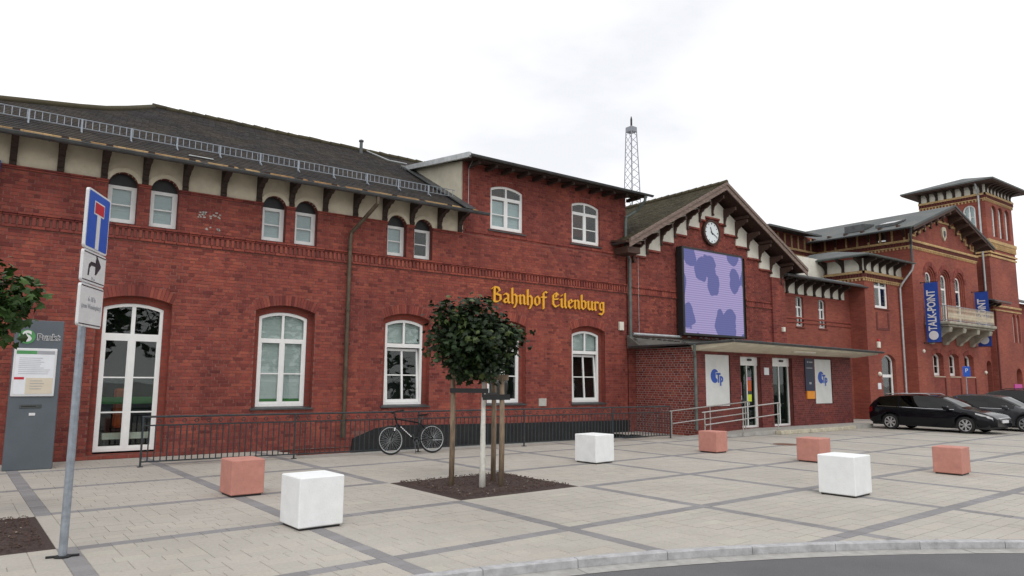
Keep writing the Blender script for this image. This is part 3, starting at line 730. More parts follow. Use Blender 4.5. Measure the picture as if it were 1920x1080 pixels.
    if blind:
        q = MB(); za, zb2 = blind_z if blind_z else (o['z0']+.02, o['zs']+o['rise'])
        n = max(1, int((zb2-za)/.05))
        for i in range(n):
            z_ = za+(zb2-za)*i/n; q.box(o['u0']+.02, o['u1']-.02, d+.088+(.004 if i % 2 else 0), d+.1, z_, z_+(zb2-za)/n*.985)
        q.build('blind', blind, win, T=T)
    if sill:
        q = MB(); q.box(o['u0']-sillw-.03, o['u1']+sillw+.03, -.045, d+.01, o['z0']-.075, o['z0']-.045); q.poly([(o['u0']-sillw-.03, d+.01, o['z0']-.002),(o['u0']-sillw-.03,-.05,o['z0']-.042),(o['u1']+sillw+.03,-.05,o['z0']-.042),(o['u1']+sillw+.03, d+.01, o['z0']-.002)][::-1]); q.build('sill', sill, win, T=T)
    return win
def deep_window(bld, wall_mb, T, o, inset, r1, **k):
    """two-step brick reveal: outer opening o, inner margin, frame"""
    reveal(wall_mb, o, 0, r1)
    i = dict(o); i['u0'] += inset; i['u1'] -= inset; i['zs'] = o['zs']-inset*.95 if o['rise'] > 0 else o['zs']-inset*.5
    if o['rise'] > 0: i['rise'] = o['rise']*.8
    pa = outline(o, 10); pb = outline(i, 10)
    for q in range(len(pa)):
        a, b, c, d_ = pa[q], pa[(q+1)%len(pa)], pb[(q+1)%len(pb)], pb[q]
        if q == 0: continue
        wall_mb.poly([(a[0],r1,a[1]),(b[0],r1,b[1]),(c[0],r1,c[1]),(d_[0],r1,d_[1])][::-1])
    wall_mb.poly([(o['u0'],r1,o['z0']),(i['u0'],r1,o['z0']),(i['u0'],r1,i['z0']+.001),(o['u0'],r1,i['z0']+.001)])
    i['z0'] = o['z0']+k.pop('lift', .05)
    return window(bld, T, i, d=r1+.02, sillw=inset, **k)
def bracket_mesh(depth, height, th, name, mat, curly=True):
    """carved eaves bracket in (y,z): y=0 wall, negative outwards, z=0 top"""
    n = 12; pts = [(0, 0), (0, -height), (-.07, -height), (-.085, -height+.05), (-.06, -height+.09)]
    for i in range(n+1):
        t_ = i/n; y = -.055-(depth-.06)*(t_**1.9); z = -height+.10+(height-.22)*(t_**.62)
        if curly: z += .018*math.sin(t_*math.pi*7); y += .01*math.sin(t_*math.pi*7+1)
        pts.append((y, min(z, -.10)))
    pts += [(-depth, -.10), (-depth, 0)]
    mb = MB(); mb.prism(pts, -th/2, th/2, axis='x'); return mb.mesh(name, mat)
def place(name, me, parent, loc, rz=0, sc=None):
    o = link(name, me, parent); o.location = loc; o.rotation_euler = (0, 0, rz)
    if sc: o.scale = sc
    return o
def tile_roof(mb, p0, p1, p2, p3, step=.17, lip=.018, rs=None):
    """tiled slope: p0,p1 eave left/right, p2,p3 ridge right/left; stepped courses"""
    p0, p1, p2, p3 = map(Vector, (p0, p1, p2, p3)); n = max(1, round((p3-p0).length/step)); rs = rs or random
    nm = (p1-p0).cross(p3-p0).normalized()
    if nm.z < 0: nm = -nm
    for i in range(n):
        a0, b0 = p0.lerp(p3, i/n), p1.lerp(p2, i/n); a1, b1 = p0.lerp(p3, (i+1)/n), p1.lerp(p2, (i+1)/n)
        w_ = (b0-a0).length; m = max(1, int(w_/.18))
        for j in range(m):
            s0, s1 = j/m, (j+1)/m; l = nm*(lip+rs.uniform(-.003,.005))
            q = [a0.lerp(b0, s0)+l, a0.lerp(b0, s1)+l, a1.lerp(b1, s1)+nm*.002, a1.lerp(b1, s0)+nm*.002, a0.lerp(b0, s0)-nm*.01, a0.lerp(b0, s1)-nm*.01]
            mb.add(q, [(0,1,2,3),(4,5,1,0)], rs.uniform(.01,.99))
def slab(mb, p0, p1, p2, p3, th):
    """roof board: quad with thickness downwards"""
    q = [Vector(p) for p in (p0, p1, p2, p3)]; lo = [p-Vector((0,0,th)) for p in q]
    mb.add(q+lo, [(0,1,2,3),(7,6,5,4),(0,4,5,1),(1,5,6,2),(2,6,7,3),(3,7,4,0)])
def gutter(mb, a, b, r=.075, n=8):
    a, b = Vector(a), Vector(b); t_ = (b-a).normalized(); s = t_.cross(Vector((0,0,1))).normalized(); vs = []; m = 9
    for p in (a, b):
        for rr in (r, r-.012):
            for i in range(m): A = math.pi+math.pi*i/(m-1); vs.append(p+s*math.cos(A)*rr+Vector((0,0,1))*math.sin(A)*rr)
    fs = []
    for i in range(m-1):
        fs.append((i, i+1, 2*m+i+1, 2*m+i)); fs.append((m+i+1, m+i, 3*m+i, 3*m+i+1))
    fs += [(0, 2*m, 3*m, m), (m-1, 2*m-1, 4*m-1, 3*m-1)]
    for e in (0, 2*m): fs += [(e+i, e+i+1, e+m+i+1, e+m+i) for i in range(m-1)]
    mb.add(vs, fs); mb.tube([a+s*r, b+s*r], .012, 6); mb.tube([a-s*r, b-s*r], .012, 6)
def text_mesh(txt, size, mat, depth=.004, name='lettering', bold=0):
    cu_ = bpy.data.curves.new('t', 'FONT'); cu_.body = txt; cu_.size = size; cu_.extrude = depth; cu_.offset = bold; cu_.align_x = 'CENTER'; cu_.align_y = 'CENTER'; cu_.resolution_u = 3
    ob = bpy.data.objects.new('t', cu_); COL.objects.link(ob); bpy.context.view_layer.update()
    me = bpy.data.meshes.new_from_object(ob.evaluated_get(bpy.context.evaluated_depsgraph_get())); me.name = name
    bpy.data.objects.remove(ob); bpy.data.curves.remove(cu_); me.materials.clear(); me.materials.append(M_[mat]); return me
# ================================================================ STATION WING
rw = random.Random(21)
D0 = 17.7; T0 = FY(D0)
wing = thing('station_building', (5, D0, 0), 'long red brick station wing with dark tiled roof and arched windows behind the railing', 'building')
LOW = [op(1.88,3.37,.10,3.41,.14), op(5.26,6.76,.98,3.40,.16), op(8.70,10.16,.98,3.40,.16), op(12.12,13.60,.98,3.40,.16), op(15.51,17.01,.96,3.40,.16)]
UPP = [op(a, a+.59, 5.16, 6.02, .295) for a in (1.90,2.76,5.29,6.12,8.73,9.57)]
for o in UPP: o['th'] = 0.0
DOR = [op(12.20,13.47,6.37,7.66,.13), op(15.53,16.80,6.35,7.66,.13)]
for o in DOR: o['th'] = .13
OPS = LOW+UPP+DOR
# mortar backing and reveals
wb = MB()
wall_sheet(wb, -2.5, 11.2, -1.2, 6.86, LOW[:3]+UPP, .009); wall_sheet(wb, 11.2, 18.1, -1.2, 8.36, LOW[3:]+DOR, .009)
for o in UPP:
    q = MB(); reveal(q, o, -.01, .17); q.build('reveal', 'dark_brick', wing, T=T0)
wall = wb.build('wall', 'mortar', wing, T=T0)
x = MB(); x.box(-9, -2.5, 0, .3, -.1, 6.86); x.build('side_wall', 'brick_wall', wing, T=T0)
# building body behind (keeps light out)
x = MB(); x.box(-9, 18.1, 1.3, 10, -.1, 6.6); x.build('core', 'room', wing, T=T0)
def pick_wing(p): return p.x > 1.25 and p.z < 5 and p.z > .3 and (p.x < 8.5)
bl = bricks(-2.5, 18.1, -.308, 6.10, OPS, rw, keep=lambda u, za, zb: not (u > 8.0 and zb < .42) and not (4.80 < (za+zb)/2 < 5.12) and not ((za+zb)/2 > 6.02 and u < 11.2))
bl += bricks(11.2, 18.1, 6.10, 8.34, OPS, rw)
lay_bricks(bl, T0, wall, rw, 300, pick_wing)
for o in LOW+DOR:
    v = MB(); voussoirs(v, o, .25 if o in LOW else .13, rs=rw); v.build('arch', 'brick', wing, T=T0)
# string courses and dentils
for (za, zb, pr) in ((4.80,4.86,.045),(5.045,5.085,.035),(5.085,5.125,.065)):
    p = -2.5; sc = MB()
    while p < 18.08:
        e = min(p+.25, 18.1); sc.box(p+.004, e-.004, -pr+rw.uniform(-.003,.003), .02, za+.004, zb-.004, rw.uniform(.01,.99)); p += .255
    sc.build('string_course', 'brick', wing, T=T0)
dc = MB(); p = -2.5
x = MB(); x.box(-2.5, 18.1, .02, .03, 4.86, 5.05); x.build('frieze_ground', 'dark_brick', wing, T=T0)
while p < 18.05:
    dc.box(p, p+.062, -.04+rw.uniform(-.004,.004), .02, 4.868, 5.04, rw.uniform(.01,.99)); p += .118
dc.build('dentil_course', 'brick', wing, T=T0)
sc = MB(); p = 11.3
while p < 18.08:
    e = min(p+.25, 18.1); sc.box(p+.004, e-.004, -.03+rw.uniform(-.003,.003), .02, 6.16, 6.22, rw.uniform(.01,.99)); p += .255
sc.build('dormer_string_course', 'brick', wing, T=T0)
segs = [(-2.5,1.90)]+[(a+.59, b) for a, b in zip((1.90,2.76,5.29,6.12,8.73,9.57), (2.76,5.29,6.12,8.73,9.57,11.2))]
for (a, b) in segs:
    cp = MB(); n = max(1, round((b-a)/.25))
    for i in range(n):
        for (za, zb, pr) in ((6.02,6.06,.03),(6.06,6.10,.055)): cp.box(a+(b-a)*i/n+.003, a+(b-a)*(i+1)/n-.003, -pr+rw.uniform(-.002,.002), .02, za+.003, zb-.003, rw.uniform(.01,.99))
    cp.build('brick_coping', 'brick', wing, T=T0)
# plaster band under the eaves with round arches
pb = MB(); wall_sheet(pb, -2.5, 11.2, 6.10, 6.86, UPP, -.012)
for o in UPP:
    c, zc, Rr = arc(o); n = 16
    for i in range(n):
        a, b = math.pi*i/n, math.pi*(i+1)/n; r0, r1 = Rr, Rr+.10
        q = [(c+r*math.cos(t_), zc+r*math.sin(t_)) for r, t_ in ((r0,a),(r0,b),(r1,b),(r1,a))]
        if max(z for _, z in q) < 6.13: continue
        q = [(u, max(z, 6.10)) for u, z in q]
        pb.prism(q, -.04, .12)
pb.build('plaster_band', 'plaster_cream', wing, T=T0)
for o in UPP:
    i = dict(o); i['rise'] = 0; i['zs'] = 6.03
    window(wing, T0, i, d=.16, fr=.075, mull=False, bars=(5.60,), blind='blind_blue' if o not in UPP[4:] else ('blind_blue' if o is UPP[4] else None), sill='zinc', sillw=.02, tr_h=.1)
    l = MB(); c, zc, Rr = arc(o); l.poly([(c+Rr*math.cos(math.pi*k/14), .165, zc+Rr*math.sin(math.pi*k/14)) for k in range(15)]); l.build('lunette', 'black', wing, T=T0)
# main windows
for n, o in enumerate(LOW):
    kw = dict(transom=2.62, mull=True, bars=(1.86,), fr=.075, depth=.9)
    if n == 0: kw = dict(transom=2.55, bars=(1.74,.98), fr=.07, lift=.04, back=None, sill=None, tr_h=.16, mw=.10)
    if n == 1: kw.update(blind='blind', blind_z=(1.24,3.5), gm='glass')
    if n == 2: kw.update(tilt=.10)
    if n == 4: kw.update(tilt=.09)
    kw.setdefault('lift', .07)
    rvb = MB(); W = deep_window(wing, rvb, T0, o, .14, .17, **kw); rvb.build('reveal', 'brick_wall', wing, T=T0)
    if n == 1:
        g = MB(); g.box(5.48, 6.55, .285, .29, 1.12, 1.26); g.build('green_film', 'film_green', W, T=T0)
    if n in (2, 3, 4):
        g = MB(); g.box(o['u0']+.2, o['u1']-.2, .30, .305, 2.75, 3.5); g.build('blind', 'blind', W, T=T0)
    if n == 0:
        x = MB(); a, b, e0, e1 = 1.7, 3.6, .30, 3.2
        x.poly([(a-1,e1,.0),(b+1,e1,.0),(b+1,e1,3.7),(a-1,e1,3.7)]); x.poly([(a-1,e0,0),(b+1,e0,0),(b+1,e1,0),(a-1,e1,0)]); x.poly([(a-1,e0,3.7),(a-1,e1,3.7),(b+1,e1,3.7),(b+1,e0,3.7)]); x.poly([(a-1,e0,0),(a-1,e1,0),(a-1,e1,3.7),(a-1,e0,3.7)]); x.poly([(b+1,e0,0),(b+1,e0,3.7),(b+1,e1,3.7),(b+1,e1,0)])
        x.build('interior', 'room', W, T=T0)
        g = MB(); g.box(2.0, 3.26, .255, .258, 1.16, 1.31); g.build('green_film', 'film_green', W, T=T0)
# furniture seen through the tall window
t_ = thing('office_chair', (2.75, 18.3, .1), 'orange backed chair seen through the tall left window', 'chair')
g = MB(); g.bbox(2.42,2.74,18.34,18.42,.62,1.50,.05); g.build('backrest', 'orange', t_)
g = MB(); g.bbox(2.40,2.78,18.40,18.80,.52,.60,.02); g.build('seat', 'black', t_)
g = MB(); g.tube([(2.6,18.6,.52),(2.6,18.6,.16)], .03)
for k in range(5): A = k*1.257; g.tube([(2.6,18.6,.18),(2.6+.26*math.cos(A),18.6+.2*math.sin(A),.13)], .018)
g.build('base', 'black', t_)
t_ = thing('white_bench', (2.7, 18.25, .1), 'low white bench table behind the glass of the tall left window', 'bench')
g = MB(); g.bbox(2.2,3.3,18.06,18.22,.38,.52,.01); g.build('top', 'plaster_white', t_)
g = MB(); g.box(2.24,2.28,18.1,18.14,.02,.38); g.build('leg', 'black', t_); g = MB(); g.box(3.22,3.26,18.1,18.14,.02,.38); g.build('leg', 'black', t_)
# dark tanked plinth in the light well
x = MB(); x.prism([(7.7,-1.2),(18.09,-1.2),(18.09,.40),(12.2,.45),(9.2,.50),(8.55,.44),(7.9,.20)], -.06, .005); x.build('plinth', 'bitumen', wing, T=T0)
# eaves brackets
br = bracket_mesh(.60, .62, .13, 'bracket', 'timber_dark')
for X_ in (-.75,.14,.98,1.80,2.62,3.47,4.33,5.18,6.0,6.9,7.75,8.62,9.47,10.38,11.08): place('bracket', br, wing, (X_, D0-.012, 6.72))
# roof
SL = .54; EY, EZ = 17.05, 6.643
def rz_(y): return EZ+(y-EY)*SL
LB = [(-9,19.0),(-3,19.05),(-1.2,19.3),(-.2,19.66),(.85,20.23),(1.44,20.54),(2.07,20.98),(2.64,21.61),(3.41,22.6)]
def xleft(y):
    if y <= LB[1][1]: return -9
    for (x0,y0),(x1,y1) in zip(LB[:-1], LB[1:]):
        if y0 <= y <= y1: return x0+(x1-x0)*(y-y0)/(y1-y0)
    return 3.41
rf = MB(); lich = MB(); y = EY-.06; k = 0; st_ = .15
while y < 22.75:
    y1 = min(y+st_, 22.78); xa = xleft(y); xb = 11.16 if y < 21.55 else 19.0
    if y < 17.4: xb = 11.46-(y-17.0)*.5
    p = max(xa, -3.4)-(0.085 if k % 2 else 0); lip = .02
    while p < xb:
        a, b = max(p, xa), min(p+.17, xb); p += .17
        if b-a < .01: continue
        l = lip+rw.uniform(-.004,.006); m = lich if k < 2 and rw.random() < .8 else rf
        m.add([(a+.002,y,rz_(y)+l),(b-.002,y,rz_(y)+l),(b-.002,y1,rz_(y1)+.002),(a+.002,y1,rz_(y1)+.002),(a+.002,y,rz_(y)-.01),(b-.002,y,rz_(y)-.01)], [(0,1,2,3),(4,5,1,0)], rw.uniform(.01,.99))
    y += st_; k += 1
slab(rf, (-9,EY-.03,rz_(EY-.03)-.012), (-3.4,EY-.03,rz_(EY-.03)-.012), (-3.4,19.0,rz_(19.0)-.012), (-9,19.0,rz_(19.0)-.012), .02)
# underside boards, back slope, ridge
roof = rf.build('roof', 'tile_dark', wing)
lich.build('eave_tiles', 'tile_lichen', roof, kind='stuff')
x = MB(); slab(x, (-9,EY-.02,rz_(EY-.02)-.03), (11.35,EY-.02,rz_(EY-.02)-.03), (11.16,18.6,rz_(18.6)-.03), (-9,18.6,rz_(18.6)-.03), .05)
x.poly([(LB[0][0],19.0,rz_(19.0)-.01)]+[(a,b,rz_(b)-.01) for a, b in LB[1:]]+[(19,22.75,rz_(22.75)-.01),(19,28.5,6.6),(-9,28.5,6.6)]); x.build('roof_boards', 'timber_dark', roof)
x = MB()
pts = [(a, b, rz_(b)+.03) for a, b in LB[1:]]
x.tube(pts, .09, 8)
p = 3.41
while p < 18.9: x.tube([(p,22.76,rz_(22.76)+.03+rw.uniform(-.01,.015)),(min(p+.38,18.9),22.76,rz_(22.76)+.025+rw.uniform(-.01,.015))], [.095,.085], 8); p += .37
x.build('ridge_tiles', 'tile_moss', roof, smooth=True)
x = MB(); gutter(x, (-9,EY-.12,6.60), (11.62,EY-.12,6.60), .07); 
p = -2.7
while p < 11.6: x.tube([(p,EY-.20,6.61),(p,EY-.12,6.515),(p,EY-.04,6.61)], .01, 5); p += .85
x.build('gutter', 'zinc', roof)
x = MB(); gy, gz = 17.95, rz_(17.95)
x.tube([(-3.2,gy,gz+.10),(11.05,gy,gz+.10)], .011, 5); x.tube([(-3.2,gy,gz+.30),(11.05,gy,gz+.30)], .011, 5); p = -3.2
while p < 11.05: x.box(p-.0075, p+.0075, gy-.004, gy+.004, gz+.10, gz+.30); p += .135
p = -2.6
while p < 11.1:
    x.box(p-.018, p+.018, gy-.012, gy+.012, gz-.02, gz+.31); x.tube([(p,gy-.01,gz+.06),(p,gy-.16,gz-.055)], .014, 5); x.tube([(p,gy,gz+.3),(p,gy+.3,gz+.19)], .010, 5); p += .98
x.build('snow_guard', 'galv', roof)
x = MB(); x.tube([(9.9,22.3,rz_(22.3)-.05),(9.9,22.3,rz_(22.3)+.42)], .06, 8); x.disc((9.9,22.3,rz_(22.3)+.42), (0,0,1), [(.085,0),(.085,.05),(0,.09)], 10); x.build('vent_pipe', 'zinc', roof)
x = MB(); x.tube([(10.25,22.8,rz_(22.8)+.06),(10.62,21.6,rz_(21.6)+.10),(10.95,20.9,rz_(20.9)+.24)], .022, 5); x.build('flashing_wire', 'zinc_light', roof)
x = MB(); x.bbox(3.45,4.0,17.42,17.47,rz_(17.44)+.03,rz_(17.44)+.06,.01); x.build('loose_flashing', 'zinc_light', roof)
# dormer block
x = MB(); CHX = 11.2; x.prism([(17.78,7.02),(21.4,8.98),(17.78,8.33)], CHX-.02, CHX+.02, axis='x'); x.build('dormer_cheek', 'cheek', wing)
x = MB(); x.box(CHX+.02, CHX+.14, D0+.012, D0+.6, 6.86, 8.34); x.build('dormer_corner', 'brick_wall', wing)
x = MB(); x.box(CHX+.02, 18.1, D0+.55, 21.3, 6.7, 8.4); x.box(17.9, 18.1, D0+.012, D0+.55, 3, 8.35); x.build('dormer_core', 'brick_wall', wing)
x = MB(); slab(x, (10.98,17.02,8.36), (18.62,17.02,8.36), (18.62,21.9,9.02), (10.98,21.9,9.02), .07); x.build('dormer_roof', 'roof_edge', wing)
x = MB(); slab(x, (11.03,17.08,8.285), (18.57,17.08,8.285), (18.57,17.75,8.375), (11.03,17.75,8.375), .06)
p = 11.4
x.build('dormer_eaves', 'timber_dark', wing)
rm = MB(); rm.box(-.05, .05, 17.12, 17.75, 8.13, 8.24); rm = rm.mesh('rafter_end', 'timber_dark')
while p < 18.4: place('rafter_end', rm, wing, (p,0,0)); p += .62
x = MB(); slab(x, (10.93,17.0,8.38), (11.02,17.0,8.38), (11.02,21.95,9.05), (10.93,21.95,9.05), .16); x.build('verge_flashing', 'zinc_light', wing)
x = MB(); slab(x, (10.86,17.0,6.72), (11.18,17.0,6.72), (11.18,21.2,6.72+4.2*SL), (10.86,21.2,6.72+4.2*SL), .04); x.build('valley_flashing', 'zinc', wing)
x = MB(); gutter(x, (10.95,16.96,8.30), (18.72,16.96,8.30), .06); x.build('dormer_gutter', 'zinc', wing)
x = MB(); x.tube([(11.36,17.66,6.95),(11.36,17.66,8.1),(11.3,17.3,8.33)], .008, 5); x.build('lightning_rod', 'zinc_light', wing)
for n, o in enumerate(DOR):
    rvx = MB(); reveal(rvx, o, 0, .09); rvx.build('reveal', 'mid_brick', wing, T=T0)
    window(wing, T0, o, d=.06, fr=.075, transom=7.33, bars=(6.86,), blind='blind_blue' if n == 0 else None, blind_z=(6.4,7.3), depth=.6, sill='zinc', sillw=.06, tr_h=.10)
# rainwater pipes
x = MB(); x.tube([(8.05,EY-.12,6.53),(8.05,EY-.12,6.36),(7.86,17.3,6.0),(7.62,17.58,5.62),(7.60,17.60,5.4),(7.60,17.60,.25)], .055, 10)
for z_ in (5.2,3.55,1.9,.6): x.disc((7.60,17.60,z_), (0,0,1), [(.056,-.03),(.066,-.03),(.066,.03),(.056,.03)], 12); x.box(7.59,7.61,17.6,17.7,z_-.01,z_+.01)
x.build('downpipe', 'brown_pipe', wing, smooth=False)
x = MB(); x.tube([(18.35,16.96,8.24),(18.35,17.0,8.05),(18.28,17.35,7.75),(17.92,17.52,7.5),(17.92,17.54,7.3),(17.92,17.54,6.3),(18.10,17.54,6.0),(18.10,17.54,3.02)], .055, 10)
for z_ in (7.1,5.3,4.1): x.disc((17.92 if z_ > 6 else 18.10,17.54,z_), (0,0,1), [(.056,-.03),(.066,-.03),(.066,.03),(.056,.03)], 12)
x.build('corner_downpipe', 'copper_green', wing)
x = MB(); x.bbox(17.66,17.86,D0-.09,D0+.005,3.48,3.78,.012); x.build('junction_box', 'plaster_white', wing)
x = MB(); x.bbox(14.12,14.42,D0-.03,D0+.005,.93,1.17,.006); x.build('vent_plate', 'render_grey', wing)
x = MB(); x.bbox(-.28,-.06,17.62,17.70,5.35,6.15,.01); x.build('station_nameplate', 'sign_blue', wing)
x = MB(); 
for k in range(26):   # old plug holes and patched bricks beside the windows
    a, z_ = 3.75+rw.uniform(0,.55), 5.2+rw.choice((.06,.32,.36,.42))+rw.uniform(-.03,.05); x.bbox(a, a+rw.uniform(.03,.07), -.006, .012, z_, z_+.035, .004)
x.build('mortar_patches', 'concrete', wing, T=T0, kind='stuff')
# ---------------------------------------------------------------- black-letter station name
NIB = .138; NA = R(40); nv = (math.cos(NA)*NIB/2, math.sin(NA)*NIB/2)
GL = {
 'B': (.74, [[(.17,.93),(.17,.06)], [(.0,.86),(.14,.98),(.42,.95),(.52,.76),(.26,.54)], [(.26,.54),(.56,.46),(.58,.16),(.34,.02),(.04,.05)]]),
 'a': (.56, [[(.08,.54),(.2,.62),(.37,.54),(.37,.09),(.47,.01)], [(.37,.34),(.11,.24),(.09,.09),(.19,.01),(.36,.12)]]),
 'h': (.55, [[(.1,1.0),(.1,.05),(.15,0)], [(.1,.48),(.27,.62),(.4,.5),(.4,.06),(.27,-.24)]]),
 'n': (.56, [[(.01,.54),(.11,.6),(.11,.07),(.17,.01)], [(.11,.47),(.28,.62),(.4,.53),(.4,.08),(.47,.01)]]),
 'o': (.55, [[(.1,.49),(.1,.13),(.24,.01)], [(.24,.01),(.41,.13),(.41,.48)], [(.41,.48),(.26,.62),(.1,.49)]]),
 'f': (.44, [[(.42,.93),(.30,1.0),(.18,.86),(.18,-.18)], [(.03,.6),(.38,.6)]]),
 ' ': (.36, []),
 'E': (.66, [[(.5,.86),(.32,.99),(.12,.8),(.12,.2),(.3,.01),(.56,.15)], [(.12,.52),(.48,.57)], [(.34,.95),(.34,.70)]]),
 'i': (.29, [[(.01,.54),(.11,.6),(.11,.08),(.2,.01)], [(.10,.82),(.15,.87)]]),
 'l': (.29, [[(.1,1.0),(.1,.09),(.2,.01)]]),
 'e': (.49, [[(.41,.15),(.25,.01),(.1,.14),(.1,.48)], [(.1,.48),(.26,.62),(.39,.47),(.13,.29)]]),
 'b': (.55, [[(.1,1.0),(.1,.13),(.24,.01)], [(.24,.01),(.41,.15),(.41,.48),(.28,.62),(.1,.5)]]),
 'u': (.56, [[(.01,.55),(.1,.6),(.1,.11),(.23,.01),(.39,.14)], [(.39,.62),(.39,.08),(.47,.01)]]),
 'r': (.42, [[(.01,.54),(.1,.6),(.1,.07),(.18,.01)], [(.1,.45),(.23,.62),(.38,.55)]]),
 'g': (.55, [[(.39,.55),(.22,.62),(.1,.5),(.1,.17),(.22,.05),(.39,.15)], [(.39,.62),(.39,-.09),(.26,-.27),(.05,-.21)]])}
sign = thing('station_sign', (14.6, D0, 4.1), 'golden yellow black-letter sign reading Bahnhof Eilenburg on the brick wall', 'sign')
txt = 'Bahnhof Eilenburg'; tw = sum(GL[c][0] for c in txt); S_ = (16.97-12.24)/tw; px_ = 12.24; SZ = .47
def hull(pts):
    pts = sorted(set(pts)); 
    def half(ps):
        h = []
        for p in ps:
            while len(h) > 1 and (h[-1][0]-h[-2][0])*(p[1]-h[-2][1])-(h[-1][1]-h[-2][1])*(p[0]-h[-2][0]) <= 0: h.pop()
            h.append(p)
        return h
    a, b = half(pts), half(pts[::-1]); return a[:-1]+b[:-1]
for ch in txt:
    ad, sts = GL[ch]
    if sts:
        mb = MB(); k = 0
        for s in sts:
            for (a, b) in zip(s[:-1], s[1:]):
                q = hull([(p[0]+sg*nv[0]+tx*.012, p[1]+sg*nv[1]-tx*.012) for p in (a, b) for sg in (-1, 1) for tx in (-1, 1)])
                mb.prism([(px_+x_*S_*1.0+.02, 4.10+y_*SZ) for x_, y_ in q], D0-.062-k*.001, D0-.02); k += 1
        mb.build('letter', 'gold_letter', sign)
    px_ += ad*S_
# ================================================================ GABLED HALL
rg_ = random.Random(33)
D1 = 17.66; T1 = FY(D1); GX0, GX1, GC = 18.1, 27.65, 22.88; GS = .535; GA = 9.46
hall = thing('gabled_hall', (GC, D1, 0), 'red brick hall with stepped cream gable and brown bargeboards above the entrance', 'building')
def gz_(x): return GA-GS*abs(x-GC)
SCR = op(20.73, 24.95, 3.45, 6.80)
zt = lambda u: gz_(u)-.30
zt.bp = [GC]
wb = MB(); wall_sheet(wb, GX0, GX1, 0, zt, [SCR], .009); hw = wb.build('wall', 'mortar', hall, T=T1)
lay_bricks(bricks(GX0, 18.46, -.308, 2.31, [], rg_), T1, hw, rg_)
x = MB(); reveal(x, SCR, 0, .35); x.poly([(20.7,.35,3.4),(25,.35,3.4),(25,.35,6.85),(20.7,.35,6.85)]); x.build('blind_opening', 'room', hall, T=T1)
lay_bricks(bricks(GX0, GX1, 2.31, 9.3, [SCR], rg_, keep=lambda u, za, zb: zb < zt(u)-.02 and not (4.80 < (za+zb)/2 < 5.10)), T1, hw, rg_)
x = MB(); x.box(GX0, GX1, .4, 9, 0, 6.2); x.prism([(GX0,6.2),(GX1,6.2),(GX1,zt(GX1)),(GC,zt(GC)),(GX0,zt(GX0))], .4, 9); x.build('core', 'brick_wall', hall, T=T1)
x = MB(); x.box(GX1-.3, GX1-.001, .012, 2, 0, 6.6); x.build('side_wall', 'brick_wall', hall, T=T1)
runs = {}
for (za, zb, pr) in ((4.80,4.86,.05),(4.86,5.03,.012),(5.03,5.09,.05)):
    for (a0, a1) in ((GX0+.16, 20.72), (24.96, GX1)):
        p = a0; sc = runs.setdefault(a0, MB())
        while p < a1-.01:
            e = min(p+.12, a1); sc.box(p+.004, e-.004, -pr+rg_.uniform(-.003,.003), .02, za+.004, zb-.004, rg_.uniform(.01,.99)); p += .125
for q in runs.values(): q.build('string_course', 'brick', hall, T=T1)
# corner pilaster
x = MB(); p = 0
k = 0
while p < 6.15:
    for (a, b) in (((26.72,26.95),(26.96,27.20),(27.21,27.45),(27.46,27.66)) if k % 2 else ((26.72,26.84),(26.85,27.09),(27.10,27.34),(27.35,27.66))): x.box(a, b, -.075+rg_.uniform(-.002,.002), .01, p+.0055, p+.0715, rg_.uniform(.01,.99))
    p += .077; k += 1
x.build('pilaster', 'brick', hall, T=T1)
x = MB(); x.box(26.725, 27.655, -.07, .0, 0, 6.15); x.build('pilaster_core', 'mortar', hall, T=T1)
# stepped plaster fields with brick sills
PN = [(18.30,19.03,6.22),(19.09,19.80,6.50),(19.88,20.56,6.90),(20.63,21.32,7.29),(21.37,22.08,7.68),(22.10,22.44,8.06),(22.44,23.32,8.22),(23.32,23.62,8.06),(23.64,24.36,7.67),(24.38,25.13,7.26),(25.15,25.91,6.86),(25.92,26.68,6.47),(26.70,27.62,6.18)]
for (a, b, z_) in PN:
    pts = [(a, z_), (b, z_), (b, gz_(b)-.36)]
    if a < GC < b: pts.append((GC, gz_(GC)-.36))
    pts.append((a, gz_(a)-.36)); x = MB(); x.prism(pts, -.045, .005); x.build('plaster_panel', 'plaster_white', hall, T=T1)
    x = MB(); n = max(1, round((b-a)/.13))
    for i in range(n):
        x.box(a+(b-a)*i/n+.004, a+(b-a)*(i+1)/n-.004, -.085+rg_.uniform(-.003,.003), .01, z_-.075, z_-.004, rg_.uniform(.01,.99))
    x.build('panel_sill', 'brick', hall, T=T1)
# curved brackets carrying the gable overhang
gb = bracket_mesh(.58, .72, .085, 'gable_bracket', 'timber_brown')
for X_ in (18.36,19.06,19.84,20.60,21.34,22.08,22.88,23.63,24.37,25.14,25.92,26.69,27.42): place('gable_bracket', gb, hall, (X_, D1-.045, gz_(X_)-.40 if abs(X_-GC) > .1 else gz_(X_)-.45))
for X_ in (18.36,19.84,21.34,22.88,24.37,25.92,27.42): x = MB(); x.box(X_-.045, X_+.045, 16.98, D1+.3, gz_(X_)-.35, gz_(X_)-.24); x.build('purlin_end', 'timber_brown', hall)
RX0, RX1 = GC-5.42, GC+5.42
x = MB(); RY0, RY1 = 16.92, 27.5
tile_roof(x, (RX0,RY1,gz_(RX0)), (RX0,RY0,gz_(RX0)), (GC,RY0,GA), (GC,RY1,GA), .2, .02, rg_); tile_roof(x, (RX1,RY0,gz_(RX1)), (RX1,RY1,gz_(RX1)), (GC,RY1,GA), (GC,RY0,GA), .2, .02, rg_)
groof = x.build('roof', 'tile_moss', hall)
x = MB()
for s in (-1, 1):
    e = RX0 if s < 0 else RX1
    slab(x, (e,RY0+.04,gz_(e)-.03), (GC,RY0+.04,GA-.03), (GC,RY1,GA-.03), (e,RY1,gz_(e)-.03), .05)
